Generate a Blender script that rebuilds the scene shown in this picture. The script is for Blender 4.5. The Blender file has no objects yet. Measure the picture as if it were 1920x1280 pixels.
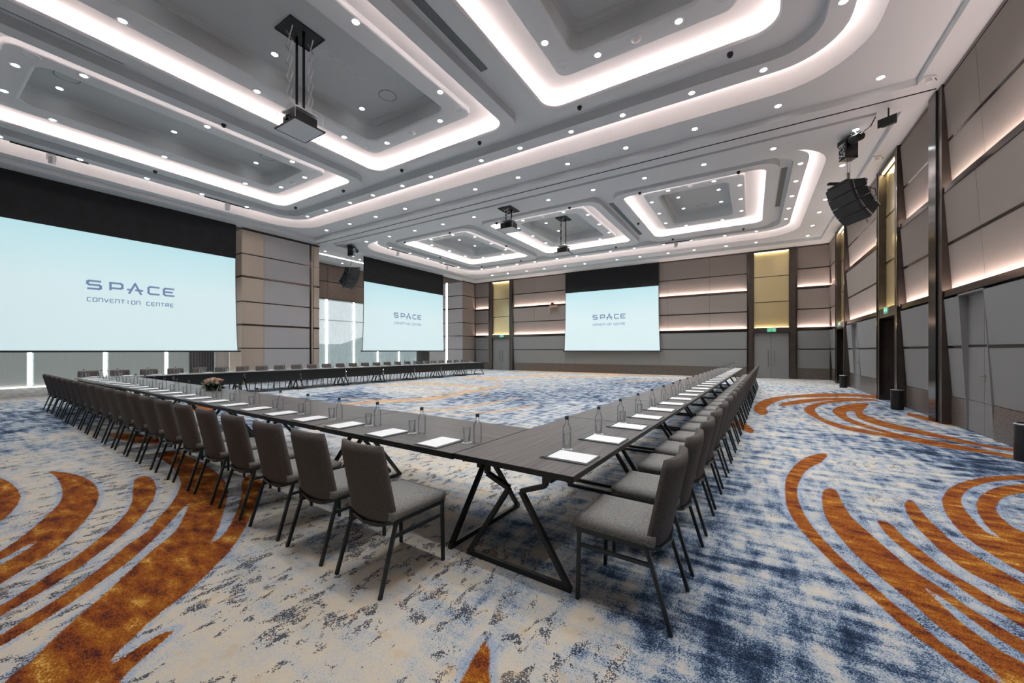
import bpy, bmesh, math, random
import numpy as np
from mathutils import Vector, Matrix
from mathutils.geometry import tessellate_polygon
random.seed(7)
S = bpy.context.scene
COL = S.collection
R = math.radians
# ---------------------------------------------------------------- camera, world, exposure
cam = bpy.data.cameras.new('camera'); co = bpy.data.objects.new('camera', cam); COL.objects.link(co)
cam.sensor_width = 36; cam.lens = 723 / 1920 * 36; cam.shift_y = 17 / 1920
cam.clip_start = .05; cam.clip_end = 2000
co.location = (0, 0, 1.5); co.rotation_euler = (R(90), 0, R(31.8)); S.camera = co
S.view_settings.view_transform = 'Standard'; S.view_settings.look = 'None'
S.view_settings.exposure = 0.62; S.view_settings.gamma = 1; S.view_settings.use_curve_mapping = False
W = bpy.data.worlds.new('world'); S.world = W; W.use_nodes = True
wn = W.node_tree.nodes; wl = W.node_tree.links; wn.clear()
o_ = wn.new('ShaderNodeOutputWorld'); bg = wn.new('ShaderNodeBackground'); bg.inputs[1].default_value = 1.35
tc = wn.new('ShaderNodeTexCoord'); sx = wn.new('ShaderNodeSeparateXYZ'); rp = wn.new('ShaderNodeValToRGB')
rp.color_ramp.elements[0].position = 0; rp.color_ramp.elements[0].color = (.78, .84, .86, 1)
rp.color_ramp.elements[1].position = .5; rp.color_ramp.elements[1].color = (.34, .52, .62, 1)
wl.new(tc.outputs['Generated'], sx.inputs[0]); wl.new(sx.outputs[2], rp.inputs[0])
wl.new(rp.outputs[0], bg.inputs[0]); wl.new(bg.outputs[0], o_.inputs[0])
SPOT_W = 105.0          # one recessed downlight
COVE_E = 17.5          # LED tape in the ceiling coves
WALL_E = 52.0          # LED tape on the wall ledges

# ---------------------------------------------------------------- helpers
def mesh_data(name, V, F, mat=None, smooth=False):
    me = bpy.data.meshes.new(name); me.from_pydata([tuple(v) for v in V], [], [tuple(f) for f in F])
    if mat: me.materials.append(mat)
    if smooth:
        for p in me.polygons: p.use_smooth = True
    me.update(); return me
def link(name, me, parent=None, loc=None, rot=None):
    o = bpy.data.objects.new(name, me); COL.objects.link(o)
    if parent: o.parent = parent
    if loc is not None: o.location = loc
    if rot is not None: o.rotation_euler = rot
    return o
def obj(name, V, F, mat, parent=None, smooth=False): return link(name, mesh_data(name, V, F, mat, smooth), parent)
def thing(name, label, cat, loc=(0, 0, 0), rz=0, group=None):
    o = bpy.data.objects.new(name, None); COL.objects.link(o); o.location = loc; o.rotation_euler = (0, 0, rz)
    o.empty_display_size = .1
    return tag(o, label, cat, group)
def tag(o, label, cat, group=None):
    o['label'] = label; o['category'] = cat
    if group: o['group'] = group
    return o
def struct(o): o['kind'] = 'structure'; return o
class MB:
    def __init__(s): s.V = []; s.F = []
    def add(s, V, F):
        n = len(s.V); s.V += [tuple(v) for v in V]; s.F += [tuple(i + n for i in f) for f in F]; return s
    def box(s, x0, y0, z0, x1, y1, z1):
        V = [(x, y, z) for z in (z0, z1) for y in (y0, y1) for x in (x0, x1)]
        return s.add(V, [(0, 2, 3, 1), (4, 5, 7, 6), (0, 1, 5, 4), (2, 6, 7, 3), (0, 4, 6, 2), (1, 3, 7, 5)])
    def hexa(s, P):   # 8 points: 4 front ccw, 4 back
        return s.add(P, [(0, 1, 2, 3), (7, 6, 5, 4), (0, 4, 5, 1), (1, 5, 6, 2), (2, 6, 7, 3), (3, 7, 4, 0)])
    def bar(s, p, q, w, h=None, up=(0, 0, 1)):
        h = h or w; p = Vector(p); q = Vector(q); d = (q - p).normalized(); u = Vector(up)
        if abs(d.dot(u)) > .98: u = Vector((0, 1, 0)) if abs(d.y) < .9 else Vector((1, 0, 0))
        a = d.cross(u).normalized() * w / 2; b = a.cross(d).normalized() * h / 2
        return s.hexa([p - a - b, p + a - b, p + a + b, p - a + b, q - a - b, q + a - b, q + a + b, q - a + b])
    def tube(s, p, q, r, n=8, r2=None, caps=True):
        r2 = r if r2 is None else r2
        p = Vector(p); q = Vector(q); d = (q - p).normalized(); u = Vector((0, 0, 1)) if abs(d.z) < .9 else Vector((1, 0, 0))
        a = d.cross(u).normalized(); b = a.cross(d)
        V = [p + (a * math.cos(t) + b * math.sin(t)) * r for t in [2 * math.pi * i / n for i in range(n)]]
        V += [q + (a * math.cos(t) + b * math.sin(t)) * r2 for t in [2 * math.pi * i / n for i in range(n)]]
        F = [(i, (i + 1) % n, n + (i + 1) % n, n + i) for i in range(n)]
        if caps: F += [tuple(range(n))[::-1], tuple(range(n, 2 * n))]
        return s.add(V, F)
    def path(s, P, r, n=6):
        for i in range(len(P) - 1): s.tube(P[i], P[i + 1], r, n)
        return s
    def lathe(s, prof, n=16, c=(0, 0, 0)):
        V = []; F = []; m = len(prof)
        for i in range(n):
            t = 2 * math.pi * i / n
            V += [(c[0] + r * math.cos(t), c[1] + r * math.sin(t), c[2] + z) for r, z in prof]
        for i in range(n):
            j = (i + 1) % n
            for k in range(m - 1): F.append((i * m + k, j * m + k, j * m + k + 1, i * m + k + 1))
        return s.add(V, F)
    def data(s, name, mat, smooth=False, bevel=0, seg=2):
        me = mesh_data(name, s.V, s.F, mat, False)
        bm = bmesh.new(); bm.from_mesh(me)
        bmesh.ops.remove_doubles(bm, verts=bm.verts, dist=1e-5)
        bmesh.ops.recalc_face_normals(bm, faces=bm.faces)
        if bevel: bmesh.ops.bevel(bm, geom=bm.edges[:], offset=bevel, segments=seg, profile=.5, affect='EDGES', clamp_overlap=True)
        for f in bm.faces: f.smooth = smooth
        bm.to_mesh(me); bm.free(); return me
    def build(s, name, mat, parent=None, **k): return link(name, s.data(name, mat, **k), parent)

# ---------------------------------------------------------------- materials
def nodes(m):
    nt = m.node_tree; return nt.nodes, nt.links, nt.nodes['Principled BSDF']
def mat(name, col, rough=.6, metal=0.0, spec=.5, noise=0.0, nscale=20, bump=0.0, bscale=200, stretch=None):
    m = bpy.data.materials.new(name); m.use_nodes = True; N, L, P = nodes(m)
    P.inputs['Base Color'].default_value = (*col, 1); P.inputs['Roughness'].default_value = rough
    P.inputs['Metallic'].default_value = metal; P.inputs['Specular IOR Level'].default_value = spec
    if noise or bump:
        t = N.new('ShaderNodeTexCoord'); mp = N.new('ShaderNodeMapping')
        if stretch: mp.inputs['Scale'].default_value = stretch
        L.new(t.outputs['Object'], mp.inputs[0])
    if noise:
        n = N.new('ShaderNodeTexNoise'); n.inputs['Scale'].default_value = nscale; n.inputs['Detail'].default_value = 3
        r = N.new('ShaderNodeMapRange'); r.inputs[1].default_value = .25; r.inputs[2].default_value = .75
        r.inputs[3].default_value = 1 - noise; r.inputs[4].default_value = 1 + noise
        x = N.new('ShaderNodeVectorMath'); x.operation = 'SCALE'; x.inputs[0].default_value = col
        L.new(mp.outputs[0], n.inputs[0]); L.new(n.outputs[0], r.inputs[0]); L.new(r.outputs[0], x.inputs['Scale'])
        L.new(x.outputs[0], P.inputs['Base Color'])
    if bump:
        n = N.new('ShaderNodeTexNoise'); n.inputs['Scale'].default_value = bscale; b = N.new('ShaderNodeBump')
        b.inputs['Strength'].default_value = bump; b.inputs['Distance'].default_value = .002
        L.new(mp.outputs[0], n.inputs[0]); L.new(n.outputs[0], b.inputs['Height']); L.new(b.outputs[0], P.inputs['Normal'])
    return m
def emis(name, col, strength, sampling='AUTO'):
    m = bpy.data.materials.new(name); m.use_nodes = True; N = m.node_tree.nodes; N.clear()
    e = N.new('ShaderNodeEmission'); e.inputs[0].default_value = (*col, 1); e.inputs[1].default_value = strength
    o = N.new('ShaderNodeOutputMaterial'); m.node_tree.links.new(e.outputs[0], o.inputs[0])
    m.cycles.emission_sampling = sampling; return m
M = {}
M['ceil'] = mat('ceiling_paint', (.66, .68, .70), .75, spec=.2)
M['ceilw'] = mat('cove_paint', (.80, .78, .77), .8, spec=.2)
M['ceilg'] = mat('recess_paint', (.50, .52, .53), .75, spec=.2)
M['led'] = emis('cove_led', (1.0, .83, .80), COVE_E)
M['wled'] = emis('ledge_led', (1.0, .78, .70), WALL_E)
M['gled'] = emis('niche_led', (1.0, .82, .48), 15)
M['vled'] = emis('vertical_led', (1.0, .93, .88), 7)
M['lens'] = emis('lamp_lens', (.93, .97, 1.0), 14, 'NONE')
M['trim'] = mat('lamp_trim', (.75, .76, .77), .5)
M['fab'] = mat('wall_fabric_taupe', (.25, .215, .195), .8, noise=.07, nscale=300, bump=.25, stretch=(1, 1, .15))
M['fabg'] = mat('wall_fabric_grey', (.235, .24, .24), .8, noise=.05, nscale=300, bump=.2, stretch=(1, 1, .15))
M['pierg'] = mat('pier_panel_grey', (.42, .42, .43), .7, noise=.05, nscale=200)
M['piert'] = mat('pier_panel_tan', (.50, .43, .355), .42, metal=.35, noise=.05, nscale=60, stretch=(1, 1, 30))
M['brz'] = mat('bronze_trim', (.10, .08, .07), .14, metal=.9)
M['brzd'] = mat('bronze_dark', (.085, .07, .06), .3, metal=.6, noise=.2, nscale=3)
M['brown'] = mat('brown_panel', (.17, .118, .095), .5, noise=.15, nscale=8)
M['black'] = mat('black_gloss', (.006, .006, .007), .15)
M['blackm'] = mat('black_matte', (.012, .013, .014), .6)
M['cloth'] = mat('black_masking_cloth', (.010, .011, .013), .9, noise=.3, nscale=4)
M['stone'] = mat('stone_base', (.125, .105, .09), .3, noise=.75, nscale=26, bump=.3, bscale=60)
M['gold'] = mat('gold_panel', (.66, .54, .30), .22, metal=.55)
M['doorg'] = mat('door_grey', (.22, .222, .22), .5)
M['chrome'] = mat('chrome', (.7, .7, .7), .15, metal=1)
M['alu'] = mat('aluminium_edge', (.72, .72, .72), .4, metal=.35)
M['frame'] = mat('powder_coated_frame', (.028, .034, .036), .35, metal=.4)
M['seat'] = mat('grey_tweed', (.20, .195, .185), .9, noise=.75, nscale=190, bump=.6, bscale=400)
M['backc'] = mat('brown_tweed', (.092, .080, .073), .9, noise=.6, nscale=190, bump=.6, bscale=400)
M['steel'] = mat('table_steel', (.022, .024, .024), .38, metal=.4)
M['folder'] = mat('grey_folder', (.09, .105, .11), .35)
M['paper'] = mat('paper', (.85, .86, .86), .7)
M['cap'] = mat('bottle_cap', (.07, .10, .14), .4, metal=.5)
M['greyp'] = mat('grey_plate', (.62, .65, .68), .5)
M['white'] = mat('white_plastic', (.7, .7, .7), .4)
M['bin'] = mat('bin_black', (.02, .02, .02), .25, metal=.3)
M['curt'] = mat('curtain', (.34, .34, .345), .8)
M['slot'] = mat('dark_slot', (.02, .02, .02), .8)
M['grille'] = mat('grille_grey', (.20, .22, .22), .5)
M['speak'] = mat('speaker_box', (.015, .022, .026), .5, bump=.3)
M['leaf'] = mat('leaf', (.03, .07, .025), .5, noise=.4, nscale=30)
M['rosep'] = mat('petal_pink', (.85, .40, .48), .6); M['rosec'] = mat('petal_cream', (.85, .76, .60), .6)
M['rosel'] = mat('petal_peach', (.90, .60, .45), .6); M['rosew'] = mat('petal_pale', (.80, .80, .62), .6)
def glassmat(name, tint=(1, 1, 1), rough=0.0):
    m = bpy.data.materials.new(name); m.use_nodes = True; N, L, P = nodes(m)
    P.inputs['Base Color'].default_value = (*tint, 1); P.inputs['Transmission Weight'].default_value = 1
    P.inputs['Roughness'].default_value = rough; P.inputs['IOR'].default_value = 1.4; return m
def cleargl(name):
    m = bpy.data.materials.new(name); m.use_nodes = True; N, L, P = nodes(m)
    N.remove(P); t = N.new('ShaderNodeBsdfTransparent'); t.inputs[0].default_value = (.985, .99, .992, 1)
    g = N.new('ShaderNodeBsdfGlossy'); g.inputs['Roughness'].default_value = .16; lw = N.new('ShaderNodeLayerWeight'); lw.inputs[0].default_value = .26; df = N.new('ShaderNodeBsdfDiffuse'); df.inputs[0].default_value = (.85, .88, .9, 1); gx = N.new('ShaderNodeMixShader'); gx.inputs[0].default_value = .6; L.new(df.outputs[0], gx.inputs[1]); L.new(g.outputs[0], gx.inputs[2])  # whitish diffuse mixed in at the rims stands in for bright reflections
    x = N.new('ShaderNodeMixShader'); L.new(lw.outputs['Fresnel'], x.inputs[0]); L.new(t.outputs[0], x.inputs[1]); L.new(gx.outputs[0], x.inputs[2])
    L.new(x.outputs[0], N['Material Output'].inputs[0]); return m
M['glass'] = cleargl('clear_glass')
def thin(name, col, a, rough=.5):   # woven roller blind / pane: partly see-through
    m = bpy.data.materials.new(name); m.use_nodes = True; N, L, P = nodes(m)
    P.inputs['Base Color'].default_value = (*col, 1); P.inputs['Roughness'].default_value = rough
    t = N.new('ShaderNodeBsdfTransparent'); x = N.new('ShaderNodeMixShader'); x.inputs[0].default_value = a
    L.new(t.outputs[0], x.inputs[1]); L.new(P.outputs[0], x.inputs[2]); L.new(x.outputs[0], N['Material Output'].inputs[0]); return m
M['pane'] = thin('window_glass', (.75, .85, .88), .22, .1)
# roller blinds; their own emission stands in for daylight coming through
def blind(name, col, e, a):
    m = thin(name, col, a); N, L, P = nodes(m)
    t = N.new('ShaderNodeTexCoord'); mp = N.new('ShaderNodeMapping'); mp.inputs['Scale'].default_value = (1, 40, .6)
    n = N.new('ShaderNodeTexNoise'); n.inputs['Scale'].default_value = 3; r = N.new('ShaderNodeMapRange')
    r.inputs[3].default_value = .86; r.inputs[4].default_value = 1.12
    x = N.new('ShaderNodeVectorMath'); x.operation = 'SCALE'; x.inputs[0].default_value = col
    L.new(t.outputs['Object'], mp.inputs[0]); L.new(mp.outputs[0], n.inputs[0]); L.new(n.outputs[0], r.inputs[0])
    L.new(r.outputs[0], x.inputs['Scale']); L.new(x.outputs[0], P.inputs['Base Color']); L.new(x.outputs[0], P.inputs['Emission Color'])
    P.inputs['Emission Strength'].default_value = e; return m
M['blindg'] = blind('grey_blind', (.19, .21, .205), .55, .93)
M['blindw'] = blind('sheer_blind', (.60, .66, .66), .12, .34)
def screenmat():
    m = bpy.data.materials.new('projected_screen'); m.use_nodes = True; N, L, P = nodes(m)
    P.inputs['Base Color'].default_value = (.25, .28, .28, 1); P.inputs['Roughness'].default_value = .9
    t = N.new('ShaderNodeTexCoord'); s = N.new('ShaderNodeSeparateXYZ'); r = N.new('ShaderNodeValToRGB')
    r.color_ramp.elements[0].color = (.46, .58, .60, 1); r.color_ramp.elements[1].color = (.32, .53, .58, 1)
    r.color_ramp.elements[0].position = .55
    L.new(t.outputs['Generated'], s.inputs[0]); L.new(s.outputs[2], r.inputs[0]); L.new(r.outputs[0], P.inputs['Emission Color'])
    P.inputs['Emission Strength'].default_value = .76; return m
M['screen'] = screenmat()
M['logo'] = mat('logo_ink', (.09, .12, .18), .8); 
_P = M['logo'].node_tree.nodes['Principled BSDF']; _P.inputs['Emission Color'].default_value = (.10, .15, .25, 1); _P.inputs['Emission Strength'].default_value = .8
# wood table top
def woodmat(ang, name):
    m = bpy.data.materials.new(name); m.use_nodes = True; N, L, P = nodes(m)
    t = N.new('ShaderNodeTexCoord'); mp = N.new('ShaderNodeMapping'); mp.inputs['Scale'].default_value = (60, .9, 1) if ang else (.9, 85, 1)
    n = N.new('ShaderNodeTexNoise'); n.inputs['Scale'].default_value = 1.6; n.inputs['Detail'].default_value = 5
    r = N.new('ShaderNodeValToRGB'); r.color_ramp.elements[0].position = .34; r.color_ramp.elements[0].color = (.055, .050, .048, 1)
    r.color_ramp.elements[1].position = .68; r.color_ramp.elements[1].color = (.20, .185, .178, 1)
    L.new(t.outputs['Object'], mp.inputs[0]); L.new(mp.outputs[0], n.inputs[0]); L.new(n.outputs[0], r.inputs[0]); L.new(r.outputs[0], P.inputs['Base Color'])
    P.inputs['Roughness'].default_value = .42; return m
M['wood'] = woodmat(0, 'dark_oak_laminate')
M['ledge'] = M['brz']

# ---------------------------------------------------------------- floor (carpet with woven arcs)
Rx0, Rx1, Ry0, Ry1 = -25.0, 4.0, -2.4, 25.3
F_ = 723.0; TH = R(31.8)
def fl(u, v):   # tracing of the carpet drawing, kept in floor metres
    a = (u - 960) / F_; rx = -math.sin(TH) + a * math.cos(TH); ry = math.cos(TH) + a * math.sin(TH); rz = (657 - v) / F_
    t = -1.5 / rz; return (rx * t, ry * t)
def crv(P, n=5):
    out = []; m = len(P)
    for i in range(m):
        p0, p1, p2, p3 = P[i - 1], P[i], P[(i + 1) % m], P[(i + 2) % m]
        for k in range(n):
            t = k / n
            out.append(tuple(.5 * ((2 * p1[j]) + (-p0[j] + p2[j]) * t + (2 * p0[j] - 5 * p1[j] + 4 * p2[j] - p3[j]) * t * t + (-p0[j] + 3 * p1[j] - 3 * p2[j] + p3[j]) * t ** 3) for j in (0, 1)))
    return out
Lp = lambda *P: [fl(x / 2.2075, 700 + y / 2.2075) for x, y in crv(P)]
Rp = lambda *P: [fl(1200 + x / 2.1333, 680 + y / 2.1333) for x, y in crv(P)]
Pp = lambda *P: [fl(x, y) for x, y in crv(P)]
def rib(w, *P):  # ribbon of vertical pixel width w
    up = [(x, y - w / 2 * (0.25 if i in (0, len(P) - 1) else 1)) for i, (x, y) in enumerate(P)]
    dn = [(x, y + w / 2 * (0.25 if i in (0, len(P) - 1) else 1)) for i, (x, y) in enumerate(P)]
    return [fl(x, y) for x, y in crv(up + dn[::-1], 4)]
ARCS = [
 Lp((-40, 436), (20, 440), (60, 465), (85, 500), (80, 530), (60, 560), (30, 590), (0, 612), (-40, 640)),
 Lp((200, 405), (262, 408), (320, 420), (370, 440), (400, 470), (410, 505), (392, 555), (355, 605), (308, 655), (250, 710), (190, 755), (100, 810), (0, 872), (-40, 895), (-40, 815), (0, 793), (100, 735), (158, 690), (80, 728), (0, 772), (-40, 790), (-40, 755), (0, 735), (60, 697), (140, 635), (200, 582), (242, 540), (258, 505), (254, 470), (240, 440), (222, 420)),
 Lp((600, 424), (630, 436), (645, 465), (640, 510), (610, 560), (560, 620), (480, 690), (380, 765), (260, 850), (130, 930), (0, 1005), (-40, 1030), (-40, 985), (0, 962), (60, 925), (160, 860), (280, 780), (380, 705), (460, 640), (520, 580), (545, 530), (550, 480), (555, 445), (575, 428)),
 Lp((-40, 1152), (-40, 1108), (0, 1085), (100, 1018), (250, 922), (400, 815), (520, 715), (607, 655), (645, 607), (706, 541), (745, 470), (742, 430), (711, 386), (651, 336), (720, 322), (828, 365), (910, 420), (941, 465), (941, 508), (916, 607), (894, 662), (868, 708), (927, 662), (971, 590), (998, 508), (1003, 445), (1040, 415), (1082, 440), (1078, 500), (1060, 540), (1012, 645), (950, 735), (880, 808), (780, 900), (640, 1010), (560, 1085), (490, 1150), (455, 1197), (480, 1195), (560, 1140), (640, 1090), (725, 1055), (700, 1085), (620, 1155), (540, 1225), (450, 1310), (200, 1400), (-60, 1380), (30, 1265), (130, 1188), (260, 1060), (400, 940), (520, 830), (620, 740), (722, 655), (760, 590), (784, 536), (740, 575), (662, 662), (540, 772), (420, 860), (300, 945), (150, 1042), (0, 1130)),
 Pp((204, 815), (240, 812), (290, 819), (304, 827), (300, 832), (260, 830), (222, 823)),
 Pp((350, 752), (392, 757), (404, 775), (390, 790), (368, 775)),
 Pp((910, 1197), (918, 1221), (917, 1250), (914, 1290), (862, 1290), (884, 1240), (898, 1215)),
 Rp((742, 362), (747, 375), (720, 400), (680, 420), (650, 450), (632, 490), (630, 530), (645, 580), (680, 640), (740, 712), (820, 792), (900, 862), (1000, 950), (1100, 1030), (1200, 1112), (1300, 1185), (1450, 1290), (1500, 1330), (1420, 1330), (1370, 1288), (1300, 1240), (1180, 1150), (1060, 1062), (960, 972), (870, 890), (780, 810), (700, 730), (630, 650), (590, 580), (580, 520), (585, 460), (610, 420), (650, 385), (700, 366)),
 Rp((730, 522), (745, 504), (775, 504), (792, 522), (810, 560), (850, 620), (920, 682), (1000, 752), (1080, 820), (1200, 898), (1300, 968), (1400, 1030), (1480, 1080), (1560, 1130), (1560, 1175), (1440, 1108), (1330, 1030), (1230, 955), (1140, 898), (1220, 978), (1320, 1065), (1440, 1150), (1560, 1225), (1560, 1340), (1480, 1300), (1400, 1215), (1290, 1122), (1180, 1042), (1080, 952), (980, 872), (890, 792), (810, 710), (750, 630), (730, 570)),
 Rp((950, 634), (975, 632), (1010, 650), (1060, 700), (1140, 762), (1230, 832), (1330, 890), (1430, 950), (1560, 1022), (1560, 1072), (1440, 1000), (1340, 942), (1240, 872), (1140, 812), (1060, 750), (990, 690)),
 Rp((1060, 562), (1075, 547), (1100, 560), (1130, 600), (1190, 660), (1260, 722), (1340, 772), (1430, 822), (1560, 905), (1560, 975), (1440, 900), (1340, 850), (1250, 792), (1170, 720), (1100, 650), (1065, 592)),
 Rp((1570, 449), (1400, 455), (1300, 474), (1240, 500), (1210, 540), (1215, 582), (1250, 640), (1310, 702), (1400, 762), (1570, 850), (1570, 705), (1500, 662), (1450, 622), (1425, 590), (1432, 560), (1470, 532), (1570, 512), (1570, 485), (1440, 495), (1380, 520), (1350, 552), (1350, 592), (1385, 650), (1440, 702), (1380, 672), (1320, 612), (1290, 570), (1290, 530), (1330, 498), (1420, 474), (1570, 463)),
 Rp((455, 187), (468, 162), (520, 141), (620, 129), (750, 122), (900, 127), (955, 135), (955, 143), (850, 135), (700, 138), (600, 141), (545, 156), (505, 180), (512, 197), (500, 208), (478, 206)),
 Rp((558, 165), (650, 146), (780, 140), (900, 143), (955, 149), (900, 152), (780, 149), (700, 155), (580, 172)),
 Rp((655, 186), (690, 165), (760, 151), (850, 147), (955, 150), (860, 153), (760, 161), (710, 176), (702, 195), (740, 225), (830, 252), (1000, 286), (1200, 321), (1400, 352), (1560, 384), (1560, 396), (1400, 366), (1200, 336), (1000, 299), (800, 262), (692, 216)),
 Rp((772, 186), (810, 170), (860, 162), (912, 162), (905, 178), (890, 198), (920, 215), (1000, 240), (1200, 286), (1400, 330), (1520, 346), (1520, 357), (1350, 332), (1150, 292), (1000, 262), (880, 225), (858, 196), (825, 198), (850, 226), (1000, 275), (1200, 315), (1360, 345), (1200, 322), (1000, 285), (850, 243), (782, 208)),
 Rp((330, 205), (380, 222), (440, 255), (456, 275), (440, 280), (400, 265), (350, 245)),
 Rp((1070, 200), (1100, 205), (1250, 240), (1310, 254), (1290, 258), (1200, 243), (1080, 213)),
]
THIN = [rib(4, (590, 757), (650, 757), (720, 753), (800, 749), (860, 741)),
 rib(2.6, (860, 777), (920, 772), (980, 764), (1012, 759)), rib(3, (760, 772), (830, 768), (905, 757), (980, 745)),
 rib(3, (640, 748), (740, 750), (840, 742), (905, 730), (940, 722), (935, 714), (905, 709), (860, 706)),
 rib(3, (700, 722), (780, 719), (850, 721), (885, 726), (876, 733), (800, 741)),
 rib(4, (890, 722), (905, 727), (915, 736), (900, 741)), rib(3.5, (960, 699), (1000, 695), (1060, 697), (1120, 699), (1180, 700)),
 rib(2.5, (880, 706), (940, 708), (1010, 704), (1080, 701)), rib(2.5, (1000, 707), (1080, 706), (1180, 704), (1290, 705)),
 rib(2, (1150, 716), (1220, 713), (1300, 711))]
ZONE = [(20, 734, .35), (80, 731, .45), (40, 745, .3), (10, 765, .6), (300, 1200, .10), (600, 1250, .12), (700, 1150, .22), (450, 1050, .30), (600, 1200, .12), (800, 1040, .20), (1000, 1250, .30), (1000, 1180, .25), (1130, 1240, .5), (1250, 1180, .8),
 (1350, 1100, .8), (1400, 1250, .92), (1550, 1200, .70), (1400, 980, .60), (1350, 850, .5), (1600, 800, .42), (1500, 900, .55), (1650, 1000, .55), (1750, 900, .62), (60, 1000, .22), (100, 900, .25),
 (250, 850, .35), (50, 800, .78), (150, 770, .85), (100, 740, .45), (30, 735, .3), (1780, 830, .95), (1850, 870, .95), (1700, 760, .8), (1600, 740, .62), (1550, 720, .35), (1480, 740, .4), (1650, 870, .35), (1750, 820, .5), (1250, 900, .75), (1000, 1000, .62), (900, 900, .3), (750, 880, .2),
 (640, 740, .92), (560, 738, .5), (760, 730, .25), (850, 725, .4), (950, 745, .8), (900, 780, .6), (1100, 740, .75), (1000, 715, .5), (1150, 700, .35), (1250, 720, .85), (1300, 705, .35), (820, 775, .45), (500, 760, .9), (450, 800, .85), (350, 900, .3), (220, 800, .4),
 (960, 1120, .62), (1180, 1100, .75), (850, 1080, .35), (1080, 880, .35), (1880, 1050, .6), (1900, 920, .85), (1800, 1250, .7)]
def axis(*seg):
    out = []
    for a, b, d in seg: out += list(np.arange(a, b - 1e-6, d))
    return np.array(out + [seg[-1][1]])
def carpet():
    xs = axis((Rx0, -16, .16), (-16, -8, .07), (-8, 3.6, .03), (3.6, Rx1, .1)); ys = axis((Ry0, 0, .1), (0, 7, .03), (7, 14, .06), (14, Ry1, .1))
    X, Y = np.meshgrid(xs, ys); P = np.stack([X.ravel(), Y.ravel()], 1); n = len(P)
    sd = np.full(n, -.4)
    def signed(poly):
        poly = np.array(poly); lo = poly.min(0) - .3; hi = poly.max(0) + .3
        idx = np.where(((P > lo) & (P < hi)).all(1))[0]
        if not len(idx): return
        q = P[idx]; inside = np.zeros(len(q), bool); d2 = np.full(len(q), 9.)
        for a, b in zip(poly, np.roll(poly, -1, 0)):
            e = b - a; l = (e * e).sum()
            if l < 1e-12: continue
            t = np.clip(((q - a) @ e) / l, 0, 1); r = q - a - t[:, None] * e; d2 = np.minimum(d2, (r * r).sum(1))
            c = (a[1] > q[:, 1]) != (b[1] > q[:, 1])
            if e[1] != 0: inside ^= c & (q[:, 0] < e[0] * (q[:, 1] - a[1]) / e[1] + a[0])
        s = np.sqrt(d2) * np.where(inside, 1, -1); sd[idx] = np.maximum(sd[idx], np.clip(s, -.4, .4))
    for p in ARCS: signed(p)
    main = sd.copy(); sd[:] = -.4
    for p in THIN: signed(p)
    thn = sd.copy()
    z = np.zeros(n); w = np.zeros(n)
    for u, v, k in ZONE:
        x, y = fl(u, v); r = 1 / ((P[:, 0] - x) ** 2 + (P[:, 1] - y) ** 2 + .05) ** 1.6; z += k * r; w += r
    z /= w
    ny, nx = X.shape; i = np.arange(ny - 1)[:, None] * nx + np.arange(nx - 1)[None]
    F = np.stack([i, i + 1, i + nx + 1, i + nx], 2).reshape(-1, 4)
    me = bpy.data.meshes.new('floor'); me.vertices.add(n); me.vertices.foreach_set('co', np.column_stack([P, np.zeros(n)]).ravel().astype(np.float32))
    me.loops.add(F.size); me.loops.foreach_set('vertex_index', F.ravel().astype(np.int32)); me.polygons.add(len(F))
    me.polygons.foreach_set('loop_start', np.arange(0, F.size, 4, dtype=np.int32)); me.update(calc_edges=True)
    for nm, a in (('arc', main), ('line', thn), ('zone', z)):
        at = me.attributes.new(nm, 'FLOAT', 'POINT'); at.data.foreach_set('value', a.astype(np.float32))
    return me
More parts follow.
